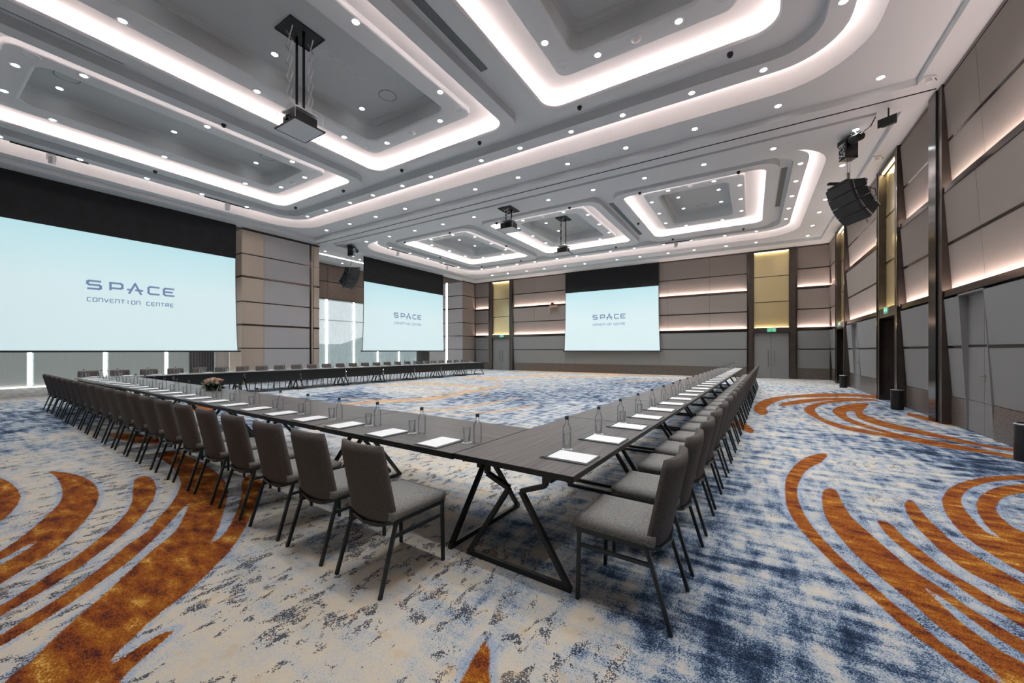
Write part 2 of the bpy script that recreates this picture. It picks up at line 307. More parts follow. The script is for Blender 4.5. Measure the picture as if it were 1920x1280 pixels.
def carpet_mat():
    m = bpy.data.materials.new('carpet'); m.use_nodes = True; N, L, P = nodes(m)
    t = N.new('ShaderNodeTexCoord')
    def attr(n): a = N.new('ShaderNodeAttribute'); a.attribute_name = n; return a.outputs['Fac']
    def mapn(sc, rot=0, loc=(0, 0, 0)):
        p = N.new('ShaderNodeMapping'); p.inputs['Scale'].default_value = sc; p.inputs['Rotation'].default_value = (0, 0, rot); p.inputs['Location'].default_value = loc
        L.new(t.outputs['Object'], p.inputs[0]); return p.outputs[0]
    def noise(v, s, d=2, ro=.5, dist=0):
        n = N.new('ShaderNodeTexNoise'); n.inputs['Scale'].default_value = s; n.inputs['Detail'].default_value = d
        n.inputs['Roughness'].default_value = ro; n.inputs['Distortion'].default_value = dist; L.new(v, n.inputs[0]); return n.outputs[0]
    def mth(op, a, b=None, c=None):
        x = N.new('ShaderNodeMath'); x.operation = op
        for i, k in enumerate((a, b, c)):
            if k is None: continue
            if hasattr(k, 'node'): L.new(k, x.inputs[i])
            else: x.inputs[i].default_value = k
        return x.outputs[0]
    def ramp(v, *st):
        r = N.new('ShaderNodeValToRGB'); e = r.color_ramp.elements
        while len(e) < len(st): e.new(.5)
        for k, (p, c) in zip(e, st): k.position = p; k.color = (*c, 1)
        L.new(v, r.inputs[0]); return r.outputs[0]
    def mix(f, a, b):
        x = N.new('ShaderNodeMix'); x.data_type = 'RGBA'
        if hasattr(f, 'node'): L.new(f, x.inputs[0])
        else: x.inputs[0].default_value = f
        L.new(a, x.inputs[6]); L.new(b, x.inputs[7]); return x.outputs[2]
    def step(v, a, b):
        r = N.new('ShaderNodeMapRange'); r.inputs[1].default_value = a; r.inputs[2].default_value = b; L.new(v, r.inputs[0]); return r.outputs[0]
    zone = attr('zone'); arc = attr('arc'); line = attr('line')
    fine = N.new('ShaderNodeTexWhiteNoise'); fine.noise_dimensions = '2D'
    sn = N.new('ShaderNodeVectorMath'); sn.operation = 'SNAP'; sn.inputs[1].default_value = (.006, .006, .006)
    L.new(t.outputs['Object'], sn.inputs[0]); L.new(sn.outputs[0], fine.inputs[0]); dith = fine.outputs[0]
    fine2 = noise(mapn((1, 1, 1)), 170, 1)
    # small dark flecks in the cream field, long along Y; streaks along X on the blue side
    spots = noise(mapn((1.6, .9, 1), .5), 4.2, 3, .55)
    streak = noise(mapn((.55, 2.6, 1), -.12), 2.6, 4, .62)
    cross = noise(mapn((3.2, .5, 1), .25), 2.2, 3, .6)
    big = noise(mapn((1, 1, 1), 0, (3, 1, 0)), .55, 2)
    field = mth('ADD', mth('MULTIPLY', mth('SUBTRACT', mth('ADD', mth('MULTIPLY', streak, .62), mth('MULTIPLY', cross, .38)), .5), 2.5), mth('MULTIPLY', mth('SUBTRACT', spots, .5), 1.0))
    zb = mth('ADD', zone, mth('MULTIPLY', mth('SUBTRACT', big, .5), .4))
    amp = N.new('ShaderNodeMapRange'); amp.inputs[1].default_value = .1; amp.inputs[2].default_value = .65; amp.inputs[3].default_value = .30; amp.inputs[4].default_value = .80; L.new(zb, amp.inputs[0])
    v = mth('ADD', mth('ADD', mth('MULTIPLY', field, amp.outputs[0]), mth('MULTIPLY', zb, -.55)), .80)
    grain = mth('ADD', mth('MULTIPLY', mth('SUBTRACT', dith, .5), .26), mth('MULTIPLY', mth('SUBTRACT', fine2, .5), .55))
    v = mth('ADD', v, grain)
    base = ramp(v, (.0, (.008, .014, .032)), (.22, (.022, .038, .075)), (.36, (.095, .150, .245)), (.46, (.30, .37, .445)), (.60, (.49, .485, .465)), (.74, (.56, .51, .42)), (.95, (.65, .53, .37)))
    # small dark flecks clustered in the cream field
    fk = noise(mapn((1.5, .8, 1), .45, (5, 2, 0)), 7.5, 3, .6, .5)
    fk2 = noise(mapn((1, 1, 1), 0, (2, 7, 0)), 1.5, 2)
    den = step(mth('ADD', fk, mth('MULTIPLY', mth('SUBTRACT', fk2, .5), .40)), .50, .70)
    den = mth('MULTIPLY', mth('MINIMUM', den, .66), mth('SUBTRACT', 1.0, mth('MULTIPLY', step(zb, .35, .75), .75)))
    fm_ = mth('LESS_THAN', mth('ADD', mth('MULTIPLY', dith, .6), mth('MULTIPLY', fine2, .4)), den)
    dk = N.new('ShaderNodeRGB'); dk.outputs[0].default_value = (.030, .042, .070, 1)
    base = mix(mth('MULTIPLY', fm_, .9), base, dk.outputs[0])
    # tan tufts
    tan = mth('MULTIPLY', step(noise(mapn((1, 1, 1), 0, (9, 4, 0)), 7, 2), .60, .72), .4)
    rgbt = N.new('ShaderNodeRGB'); rgbt.outputs[0].default_value = (.55, .38, .18, 1)
    base = mix(mth('MULTIPLY', tan, step(v, .45, .6)), base, rgbt.outputs[0])
    # woven arcs in rust and ochre
    ov = mth('ADD', noise(mapn((1.3, 3.0, 1), .35), 3.0, 4, .62), mth('MULTIPLY', mth('SUBTRACT', dith, .5), .22))
    org = ramp(ov, (.24, (.022, .010, .02)), (.36, (.10, .022, .010)), (.47, (.25, .060, .010)), (.57, (.29, .090, .010)), (.66, (.40, .18, .02)), (.78, (.75, .45, .12)))
    jit = mth('MULTIPLY', mth('SUBTRACT', dith, .5), .014)
    halo = rgb = N.new('ShaderNodeRGB'); rgb.outputs[0].default_value = (.30, .38, .50, 1)
    e = mth('ADD', arc, jit)
    base = mix(mth('MULTIPLY', step(e, -.045, -.02), mth('GREATER_THAN', dith, .45)), base, rgb.outputs[0])
    c = mix(step(e, -.002, .002), base, org)
    yl = ramp(ov, (.3, (.36, .13, .05)), (.5, (.55, .30, .10)), (.7, (.72, .55, .28)))
    c = mix(mth('MULTIPLY', step(mth('ADD', line, mth('MULTIPLY', jit, 6)), -.025, .02), .7), c, yl)
    L.new(c, P.inputs['Base Color']); P.inputs['Roughness'].default_value = .95; P.inputs['Specular IOR Level'].default_value = .15
    b = N.new('ShaderNodeBump'); b.inputs['Strength'].default_value = .5; b.inputs['Distance'].default_value = .004
    L.new(noise(mapn((1, 1, 1)), 260, 1), b.inputs['Height']); L.new(b.outputs[0], P.inputs['Normal'])
    return m
fm = carpet(); fm.materials.append(carpet_mat()); floor = struct(link('floor', fm))

# ---------------------------------------------------------------- ceiling
ZP, ZF, ZR, ZC, ZI, ZT = 6.95, 7.10, 7.35, 7.55, 7.60, 8.10
def rr(x0, y0, x1, y1, r, n=8):
    out = []
    for cx, cy, a0 in ((x1 - r, y1 - r, 0), (x0 + r, y1 - r, 90), (x0 + r, y0 + r, 180), (x1 - r, y0 + r, 270)):
        for k in range(n + 1):
            a = R(a0 + 90 * k / n); out.append((cx + r * math.cos(a), cy + r * math.sin(a)))
    return out
def flat(mb, outer, holes, z, down=True):
    loops = [[Vector((x, y, 0)) for x, y in outer]] + [[Vector((x, y, 0)) for x, y in h][::-1] for h in holes]
    V = [v for l in loops for v in l]; T = tessellate_polygon(loops)
    mb.add([(v.x, v.y, z) for v in V], [t if not down else t for t in T])
def loft(mb, loops):   # loops: list of (pts, z), equal counts
    n = len(loops[0][0])
    for (a, za), (b, zb) in zip(loops, loops[1:]):
        mb.add([(x, y, za) for x, y in a] + [(x, y, zb) for x, y in b], [(i, (i + 1) % n, n + (i + 1) % n, n + i) for i in range(n)])
def rect(x0, y0, x1, y1): return [(x1, y1), (x0, y1), (x0, y0), (x1, y0)]
ceiling = MB()
H1 = rect(-18.4, -1.95, 2.9, 11.12); H2 = rect(-18.4, 12.15, 2.92, 24.06); SL = rect(-18.2, 11.90, 2.45, 12.03)
TR = rect(-19.0, 11.455, 3.28, 11.51)
flat(ceiling, rect(-19.25, -2.4, 3.7, 25.3), [H1, SL, H2, TR], ZP)
for h in (H1, H2): loft(ceiling, [(h, ZP), (h, ZF)])
loft(ceiling, [(SL, ZP), (SL, ZP + .15)]); flat(ceiling, SL, [], ZP + .15)
loft(ceiling, [(TR, ZP), (TR, ZP + .06)])
halves = [(4.52, 3.98, 9.33, rect(0, 0, 0, 0), H1, -.29), (17.92, 3.12, 21.80, None, H2, 14.05)]
OV = []
for (cy, hy, chf, _, H, chn) in halves:
    # oval recess
    d = chf - cy
    if cy > 10: cy, d = 18.07, 22.08 - 18.07
    ring_in = (-17.15, cy - d, 1.12, cy + d)
    ring_out = (-17.55, cy - d - .42, 1.50, cy + d + .42)
    field = (-18.02, cy - d - .88, 1.88, cy + d + .88)
    OV.append((ring_in, ring_out, field))
    flat(ceiling, H, [rr(*field, 1.45)], ZF)
c_o = struct(ceiling.build('ceiling', M['ceil']))
trk = MB(); flat(trk, TR, [], ZP + .06); trk.box(-19.0, 11.462, ZP - .004, 3.28, 11.472, ZP + .02); trk.box(-19.0, 11.492, ZP - .004, 3.28, 11.502, ZP + .02)
trk.build('partition_track', M['slot'], c_o)
xcs = [(-1.9, 2.32, .0), (-8.0, 2.52, .26), (-14.04, 2.28, .0)]
for hi, (cy, hy, chf, _, H, chn) in enumerate(halves):
    ri, ro, fi = OV[hi]
    cv = MB(); A_ = rr(*fi, 1.45); B_ = rr(ro[0] - .05, ro[1] - .05, ro[2] + .05, ro[3] + .05, 1.08)
    mid = lambda t: [((1 - t) * a[0] + t * b[0], (1 - t) * a[1] + t * b[1]) for a, b in zip(A_, B_)]
    loft(cv, [(A_, ZF), (mid(.15), ZF + .10), (mid(.40), ZF + .20), (mid(.72), ZF + .275), (mid(1), ZF + .31), (rr(ro[0] + .12, ro[1] + .12, ro[2] - .12, ro[3] - .12, .9), ZF + .33)])
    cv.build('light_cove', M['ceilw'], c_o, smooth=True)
    rg = MB(); RO = rr(*ro, 1.02); RI = rr(*ri, .75)
    flat(rg, RO, [RI], ZR - .03); loft(rg, [(RO, ZR - .03), (RO, ZR + .01)]); loft(rg, [(RI, ZR - .03), (RI, ZC)])
    rg.build('ring_panel', M['ceil'], c_o)
    ls = MB(); loft(ls, [(rr(ro[0] + .02, ro[1] + .02, ro[2] - .02, ro[3] - .02, 1.0), ZR + .012), (rr(ro[0] + .055, ro[1] + .055, ro[2] - .055, ro[3] - .055, .98), ZR + .05)])
    ls.build('led_strip', M['led'], c_o)
    ch = MB(); isl = []
    for cx, hx, ex in xcs:
        isl.append((cx - hx - .36, cy - hy - .38, cx + hx + .36, cy + hy + (.38 if cy < 10 else .74)))
    flat(ch, RI, [rr(a + .15, b + .15, c - .15, e - .15, .5) for a, b, c, e in isl], ZC); ch.build('channel_panel', M['ceil'], c_o)
    for k, ((cx, hx, ex), (x0, y0, x1, y1)) in enumerate(zip(xcs, isl)):
        op = (cx - hx, cy - hy, cx + hx, cy + hy)
        p = MB(); O = rr(x0, y0, x1, y1, .62); I = rr(*op, .38)
        I2 = rr(op[0] - .03, op[1] - .03, op[2] + .03, op[3] + .03, .40)
        flat(p, O, [I2], ZR); loft(p, [(O, ZR), (O, ZC)]); loft(p, [(I2, ZR), (I, ZR + .03), (I, ZR + .055), (I2, ZR + .07)])
        p.build('coffer_border', M['ceil'], c_o, smooth=False)
        l = MB(); loft(l, [(rr(op[0] - .05, op[1] - .05, op[2] + .05, op[3] + .05, .42), ZR + .075), (rr(op[0] - .09, op[1] - .09, op[2] + .09, op[3] + .09, .46), ZR + .075)])
        l.build('led_strip', M['led'], c_o)
        w = .60; q = (op[0] + w, op[1] + w, op[2] - w, op[3] - w)
        c = MB()
        loft(c, [(rr(op[0] - .14, op[1] - .14, op[2] + .14, op[3] + .14, .5), ZR + .04), (rr(op[0] - .13, op[1] - .13, op[2] + .13, op[3] + .13, .5), ZR + .15), (rr(op[0] - .07, op[1] - .07, op[2] + .07, op[3] + .07, .44), ZR + .23),
                 (rr(op[0] + .08, op[1] + .08, op[2] - .08, op[3] - .08, .34), ZR + .29), (rr(op[0] + .35, op[1] + .35, op[2] - .35, op[3] - .35, .28), ZR + .31), (rr(q[0] + .06, q[1] + .06, q[2] - .06, q[3] - .06, .2), ZR + .325)])
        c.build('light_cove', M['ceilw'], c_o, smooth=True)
        g = MB(); Q = rr(*q, .24); Qi = rr(q[0] + .035, q[1] + .035, q[2] - .035, q[3] - .035, .22); w2 = .50
        t_ = (q[0] + w2, q[1] + w2, q[2] - w2, q[3] - w2); T = rr(*t_, .26); T0 = rr(t_[0] - .06, t_[1] - .06, t_[2] + .06, t_[3] + .06, .3)
        loft(g, [(Q, ZR + .325), (Q, ZI - .02), (rr(q[0] + .01, q[1] + .01, q[2] - .01, q[3] - .01, .235), ZI - .04), (Qi, ZI - .05)])
        flat(g, Qi, [T0], ZI - .05); loft(g, [(T0, ZI - .05), (rr(t_[0] - .02, t_[1] - .02, t_[2] + .02, t_[3] + .02, .28), ZI - .035), (T, ZI)])
        g.build('coffer_ring', M['ceil'], c_o)
        u = MB(); tt = lambda e, r: rr(t_[0] + e, t_[1] + e, t_[2] - e, t_[3] - e, r)
        loft(u, [(T, ZI), (T, ZT - .12), (tt(.03, .25), ZT - .06), (tt(.08, .23), ZT - .015), (tt(.14, .2), ZT)]); flat(u, tt(.14, .2), [], ZT)
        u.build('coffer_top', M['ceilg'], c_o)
# linear air grilles in the channels
def grille(x0, y0, x1, y1, z, along):
    z -= .002; g = MB(); g.box(x0, y0, z - .012, x1, y1, z)
    n = 5
    for i in range(n):
        if along == 'y': a = x0 + (x1 - x0) * (i + .5) / n; g.box(a - .006, y0, z - .022, a + .006, y1, z - .012)
        else: a = y0 + (y1 - y0) * (i + .5) / n; g.box(x0, a - .006, z - .022, x1, a + .006, z - .012)
    return g
for i, (x0, y0, x1, y1, lb) in enumerate([(-4.98, 1.2, -4.80, 6.75, 'long dark linear air grille between the two nearest ceiling coffers'),
      (-4.98, 15.6, -4.80, 20.6, 'linear air grille between the right and middle coffers of the far ceiling half'),
      (.86, 15.6, 1.02, 19.6, 'linear air grille along the right edge of the far right coffer'),
      (-11.25, .9, -11.08, 2.6, 'short air grille beside the top left ceiling coffer, near the photo edge')]):
    tag(grille(x0, y0, x1, y1, ZC, 'y').build('air_grille', M['grille']), lb, 'vent')

ORD = ['', 'first', 'second', 'third', 'fourth', 'fifth', 'sixth', 'seventh', 'eighth', 'ninth', 'tenth', 'eleventh', 'twelfth', 'thirteenth', 'fourteenth', 'fifteenth', 'sixteenth', 'seventeenth', 'eighteenth', 'nineteenth', 'twentieth', 'twenty-first', 'twenty-second', 'twenty-third', 'twenty-fourth', 'twenty-fifth', 'twenty-sixth', 'twenty-seventh']
# downlights
trim_me = MB().lathe([(.062, -.001), (.085, -.006), (.092, -.003), (.092, .0)], 16).data('lamp_trim', M['trim'], smooth=True)
lens_me = MB().lathe([(0.0005, -.002), (.063, -.002)], 16).data('lens', M['lens'])
sp = bpy.data.lights.new('lamp', 'SPOT'); sp.energy = SPOT_W; sp.spot_size = R(104); sp.spot_blend = 1.0; sp.shadow_soft_size = .06; sp.color = (.96, .98, 1.0)
sp2 = sp.copy(); sp2.spot_size = R(70); sp2.energy = SPOT_W * .8
def downlight(x, y, z, label, group, lit=True):
    t = thing('downlight', label, 'ceiling light', (x, y, z), 0, group)
    link('lamp_trim', trim_me, t); link('lens', lens_me, t)
    if lit: link('lamp', sp2 if z > 8 else sp, t, (0, 0, -.012))
def seq(pts, z, fmt, group, lit=True):
    for i, (x, y) in enumerate(pts): downlight(x, y, z, fmt.format(ORD[i + 1]), group, lit)
fx = [2.26 - 1.735 * i for i in range(12)]; fx2 = [x for i, x in enumerate(fx) if i != 6]
seq([(x, 10.72) for x in fx], ZF, 'round recessed downlight before the ceiling track, near half, {} from the right wall', 'downlights along the near side of the ceiling track')
seq([(x, 12.92) for x in fx2], ZF, 'round recessed downlight beyond the ceiling track, far half, {} from the right wall', 'downlights along the far side of the ceiling track')
rx = [.22, -1.14, -2.70, -4.07, -5.65, -7.03, -9.12, -10.48, -12.06, -13.43, -15.0, -16.37]
seq([(x, 9.55) for x in rx], ZR - .03, 'downlight on the near oval ring, side facing the track, {} from the right', 'downlights on the far side of the near oval ring')
seq([(x, 22.30) for x in rx], ZR - .03, 'downlight on the far oval ring, side facing the back wall, {} from the right', 'downlights on the far oval ring')
seq([(-17.38, y) for y in (1.56, 3.05, 4.58, 6.12, 7.62)], ZR - .03, 'downlight on the near oval ring above the large left screen, {} from the photo edge', 'downlights on the left side of the near oval ring')
seq([(-17.36, y) for y in (14.95, 16.42, 17.92, 19.4, 20.9)], ZR - .03, 'downlight on the far oval ring above the middle screen, {} from the near end', 'downlights on the left side of the far oval ring')
seq([(1.31, y) for y in (8.38, 6.9, 5.4)], ZR - .03, 'downlight on the right side of the near oval ring, {} back from the track', 'downlights on the right side of the near oval ring')
seq([(1.31, y) for y in (14.95, 16.42, 17.92, 19.4, 20.9)], ZR - .03, 'downlight on the right side of the far oval ring, {} from the near end', 'downlights on the right side of the far oval ring')
seq([(2.35, y) for y in (15.19, 16.75, 18.3, 19.84, 21.8, 23.6)], ZF, 'downlight near the right wall, far ceiling half, {} beyond the track row', 'downlights along the right wall')
seq([(x, 23.62) for x in rx], ZF, 'downlight in the row nearest the back wall, {} from the right', 'downlights before the back wall')
seq([(2.35, y) for y in (8.6, 6.2, 3.8, 1.4)], ZF, 'downlight near the right wall in the near ceiling half, {} back from the track', 'downlights along the right wall, near half')
CN = [('right', -1.9, 1.55, .77), ('middle', -8.0, 1.81, 1.03), ('left', -14.04, 1.54, .77)]
grl = MB().lathe([(.0005, -.003), (.10, -.003), (.108, -.008), (.125, -.008), (.13, 0)], 20).data('speaker_grille', M['ceil'], smooth=True)
cir = MB().lathe([(.21, -.002), (.222, -.004), (.222, .0)], 28).data('circle_gap', M['slot'])
plate = MB().lathe([(.0005, -.006), (.205, -.006), (.21, 0)], 28).data('cover', M['ceilg'])
for hn, cy, ye, ys_ in (('near', 4.52, 3.12, 2.27), ('far', 17.92, 2.40, 1.52)):
    for cn, cx, sx_, rx_ in CN:
        pts = [(cx + rx_, cy + ye), (cx - rx_, cy + ye)] + [(cx - sx_, cy + q) for q in (ys_, 0, -ys_)] + [(cx - rx_, cy - ye), (cx + rx_, cy - ye)] + [(cx + sx_, cy + q) for q in (-ys_, 0, ys_)]
        seq(pts, ZI - .05, 'downlight on the inner ring of the %s half %s coffer, {} anticlockwise' % (hn, cn), 'downlights on the %s %s coffer ring' % (hn, cn))
        pts = [(cx + s * rx_, cy + q) for s in (1, -1) for q in (ys_, 0, -ys_)]
        if cn == 'middle': pts = [p for p in pts if abs(p[1] - cy) > .1 or p[0] < cx]
        seq(pts, ZT, 'downlight in the grey top panel of the %s half %s coffer, {} of it' % (hn, cn), 'downlights in the %s %s coffer top' % (hn, cn))
        for i, (a, b, w_) in enumerate(((1, 1, 'far right'), (-1, 1, 'far left'), (-1, -1, 'near left'), (1, -1, 'near right'))):
            tag(link('ceiling_speaker', grl, None, (cx + a * (sx_ - .05), cy + b * (ye - .13), ZI - .05)), 'round ceiling speaker at the %s corner of the %s half %s coffer' % (w_, hn, cn), 'speaker', 'round ceiling speakers in the coffer corners')
        for b, w_ in ((1, 'far'), (-1, 'near')):
            t = thing('round_cover', 'large flush round cover with dark gap, %s end of %s half %s coffer' % (w_, hn, cn), 'ceiling cover', (cx, cy + b * ys_, ZT), 0, 'flush round covers in the coffer tops')
            link('circle_gap', cir, t); link('cover', plate, t)
        s = MB(); s.lathe([(.0005, -.05), (.04, -.05), (.06, -.03), (.065, -.022), (.09, -.018), (.095, 0)], 18)
        tag(link('smoke_detector', s.data('smoke_detector', M['white'], smooth=True), None, (cx, cy + ye * (1 if hn == 'near' else -1), ZI - .05)), 'white smoke detector on the inner ring of the %s half %s coffer' % (hn, cn), 'detector', 'smoke detectors on the coffer rings')
dome = MB().lathe([(.0005, -.085), (.03, -.078), (.05, -.05), (.055, -.02), (.055, 0)], 14).data('ceiling_camera', M['blackm'], smooth=True)
for i, (x, y, w_) in enumerate([(-.35, 8.72, 'near right coffer, right one'), (-3.5, 8.72, 'near right coffer, left one'), (-6.48, 8.72, 'near middle coffer, right one'), (-9.6, 8.72, 'near middle coffer, left one'),
       (-12.65, 8.72, 'near left coffer, right one'), (-15.8, 8.72, 'near left coffer, left one'), (-11.6, 4.55, 'near left coffer, long right side'), (-16.5, 4.55, 'near left coffer, long left side'), (-3.5, 14.62, 'far right coffer, near left'), (-.35, 14.62, 'far right coffer, near right'),
       (-4.4, 18.1, 'far right coffer, left side'), (-3.48, 21.58, 'far right coffer, far left'), (-.31, 21.58, 'far right coffer, far right'), (-15.85, 14.62, 'far left coffer, near left'), (-12.7, 14.62, 'far left coffer, near right'), (-9.9, 14.62, 'far middle coffer, near left'), (-6.3, 14.62, 'far middle coffer, near right'),
       (-16.5, 18.1, 'far left coffer, left side'), (-15.85, 21.58, 'far left coffer, far left'), (-12.7, 21.58, 'far left coffer, far right'), (-11.6, 18.1, 'far left coffer, right side'), (-6.48, 21.58, 'far middle coffer, far right')]):
    tag(link('ceiling_camera', dome, None, (x, y, ZR)), 'small black dome on the border of the ' + w_, 'ceiling sensor', 'small black ceiling domes')

# ---------------------------------------------------------------- walls
ROWS = [((6.87, 5.80), (5.74, 4.81), 'u'), ((4.69, 3.69), (3.63, 2.70), 'u'), ((2.54, 1.60), (1.545, .58), 'l')]
TOPS = [6.87, 4.69, 2.54]; BOTS = [4.81, 2.70, .58]; LEAN = .12
def leand(z):
    for t, b in zip(TOPS, BOTS):
        if z >= b - .02 and z <= t + .02: return LEAN * (t - z) / (t - b)
    return LEAN
class Wall:
    def __init__(s, pt, root): s.pt = pt; s.root = root
    def quad(s, name, s0, s1, z0, z1, d, th, m, parent=None, bv=0):
        P = []
        if callable(d): d0, d1 = d(z0), d(z1)
        else: d0 = d1 = d
        P = [s.pt(s0, z0, d0), s.pt(s1, z0, d0), s.pt(s1, z1, d1), s.pt(s0, z1, d1), s.pt(s0, z0, d0 + th), s.pt(s1, z0, d0 + th), s.pt(s1, z1, d1 + th), s.pt(s0, z1, d1 + th)]
        return MB().hexa(P).build(name, m, parent or s.root)
    def bay(s, s0, s1, joints=(), hole=None, led=True, base=True, ljoints=()):
        for ri, (a, b, kind) in enumerate(ROWS):
            m = M['fab'] if kind == 'u' else M['fabg']
            js = [s0] + list(joints if kind == 'u' else ljoints) + [s1]
            for (zt, zb) in (a, b):
                for j0, j1 in zip(js, js[1:]):
                    segs = [(j0, j1)]
                    if hole and kind == 'l' and j0 < hole[0] < j1: segs = [(j0, hole[0]), (hole[1], j1)]
                    for q0, q1 in segs:
                        s.quad('wall_panel', q0 + .006, q1 - .006, zb, zt, leand, .03, m)
            segs = [(s0, s1)] if not (hole and kind == 'l') else [(s0, hole[0]), (hole[1], s1)]
            for q0, q1 in segs: s.quad('metal_strip', q0, q1, b[0] + .003, a[1] - .003, lambda z: leand(z) - .004, .03, M['brz'])
            if kind == 'u':
                zb = BOTS[ri]; zt = zb - .115
                s.quad('metal_ledge', s0, s1, zt, zb - .012, -.01, .15, M['brz'])
                s.quad('metal_ledge', s0, s1, zb - .012, zb + .012, -.01, .012, M['brz'])
                if led:
                    P = [s.pt(s0 + .02, zb + .008, .008), s.pt(s1 - .02, zb + .008, .008), s.pt(s1 - .02, zb - .009, .034), s.pt(s0 + .02, zb - .009, .034)]
                    obj('led_strip', P, [(0, 1, 2, 3)], M['wled'], s.root)
        if base:
            segs = [(s0, s1)] if not hole else [(s0, hole[0]), (hole[1], s1)]
            for q0, q1 in segs: s.quad('stone_base', q0, q1, 0, .57, LEAN - .01, .04, M['stone'])
        s.quad('top_trim', s0, s1, 6.875, 6.95, -.01, .05, M['brz'])
# right wall, inner face x = 3.35
RW = 3.35
wr = MB(); wr.box(3.92, -2.4, 0, 4.0, 25.3, 7.2); wall_right = struct(wr.build('wall_right', M['brzd']))
A = Wall(lambda s, z, d: (RW + d, s, z), wall_right)
wb_ = MB(); wb_.box(-25.0, 25.62, 0, 4.0, 25.7, 7.6); wall_back = struct(wb_.build('wall_back', M['brzd']))
B = Wall(lambda s, z, d: (s, 25.05 + d, z), wall_back)
# backing right behind the bays
for q0, q1 in ((-2.4, 9.78), (10.71, 14.1), (16.1, 19.0), (20.0, 20.9), (23.0, 25.3)): A.quad('backing', q0, q1, 0, 7.1, LEAN + .04, .45, M['brzd'])
for q0, q1 in ((9.78, 10.71), (19.0, 20.0)): A.quad('backing', q0, q1, 2.55, 7.1, LEAN + .04, .45, M['brzd'])
A.bay(-2.4, 2.9, (.3,), led=True); A.bay(2.95, 11.36, (5.25, 7.65, 10.05), hole=(9.78, 10.71))
A.bay(11.97, 14.06); A.bay(16.12, 20.88, (18.4,), hole=(19.0, 20.0)); A.bay(23.02, 25.05)
A.quad('pilaster', 11.36, 11.56, 0, 6.95, -.03, .2, M['brzd']); A.quad('pilaster', 11.56, 11.95, 0, 6.95, -.06, .25, M['black'])
def jib(y0, y1, ym, n, lb):
    d = struct(MB().box(RW + .155, y0 - .04, 0, RW + .20, y1 + .04, 2.56).build('door_%d' % n, M['brzd']))
    for a, b in ((y0, ym), (ym, y1)):
        for z0, z1 in ((.01, .57), (.58, 1.56), (1.61, 2.54)):
            MB().box(RW + .13, a + .006, z0, RW + .155, b - .006, z1).build('door_panel', M['doorg'], d)
    MB().box(RW + .128, y0, 1.565, RW + .156, y1, 1.605).build('metal_strip', M['brz'], d)
    h = MB(); h.tube((RW + .13, ym - .05, 1.05), (RW + .06, ym - .05, 1.05), .010); h.tube((RW + .065, ym - .05, 1.05), (RW + .065, ym - .17, 1.05), .009)
    h.tube((RW + .13, ym - .05, 1.05), (RW + .122, ym - .05, 1.05), .027, 12); h.tube((RW + .13, ym - .05, .97), (RW + .12, ym - .05, .97), .022, 12)
    h.build('handle', M['chrome'], d)
jib(9.78, 10.71, 10.12, 1, ''); jib(19.0, 20.0, 19.35, 2, '')
# reveals (dark) beside the leaning panels of the jib doors
for y in (9.78, 10.71, 19.0, 20.0): A.quad('door_reveal', y - .008, y + .008, 0, 2.55, leand, .15, M['doorg'])
for y in (9.78, 19.0): A.quad('door_reveal', y, y + (.93 if y < 12 else 1.0), 2.54, 2.57, -.004, .15, M['doorg'])
def man(mb, pt, x, z, k, s=1):   # running figure strokes in a plane
    def st(P, w):
        for p, q in zip(P, P[1:]):
            a = Vector(pt(x + s * p[0] * k, z + p[1] * k)); b = Vector(pt(x + s * q[0] * k, z + q[1] * k)); mb.bar(a, b, w * k, .004 * 1)
    st([(.0, .30), (.0, .38)], .10); st([(-.02, .25), (.03, .02)], .12); st([(.03, .02), (-.12, -.12), (-.28, -.12)], .08)
    st([(.03, .02), (.16, -.10), (.12, -.30)], .08); st([(-.02, .22), (-.18, .10)], .06); st([(-.02, .22), (.16, .14), (.24, .22)], .06)
M['exitg'] = emis('exit_green', (.02, .42, .18), .9, 'NONE'); M['exitw'] = emis('exit_white', (.75, 1, .88), .9, 'NONE')
def exit_sign(wall, c, z, label, w=.36, h=.19, d=-.06):
    t = tag(MB().hexa([wall.pt(c - w / 2, z - h / 2, d), wall.pt(c + w / 2, z - h / 2, d), wall.pt(c + w / 2, z + h / 2, d), wall.pt(c - w / 2, z + h / 2, d), wall.pt(c - w / 2, z - h / 2, d + .05), wall.pt(c + w / 2, z - h / 2, d + .05), wall.pt(c + w / 2, z + h / 2, d + .05), wall.pt(c - w / 2, z + h / 2, d + .05)]).build('exit_sign', M['white']), label, 'exit sign')
    for sgn in (-1, 1):
        q = c + sgn * w * .235
        MB().hexa([wall.pt(q - w * .2, z - h * .42, d - .004), wall.pt(q + w * .2, z - h * .42, d - .004), wall.pt(q + w * .2, z + h * .42, d - .004), wall.pt(q - w * .2, z + h * .42, d - .004), wall.pt(q - w * .2, z - h * .42, d + .001), wall.pt(q + w * .2, z - h * .42, d + .001), wall.pt(q + w * .2, z + h * .42, d + .001), wall.pt(q - w * .2, z + h * .42, d + .001)]).build('sign_face', M['exitg'], t)
        mb = MB(); man(mb, lambda x, zz: wall.pt(x, zz, d - .006), q, z, h * .9, sgn); mb.build('running_figure', M['exitw'], t)
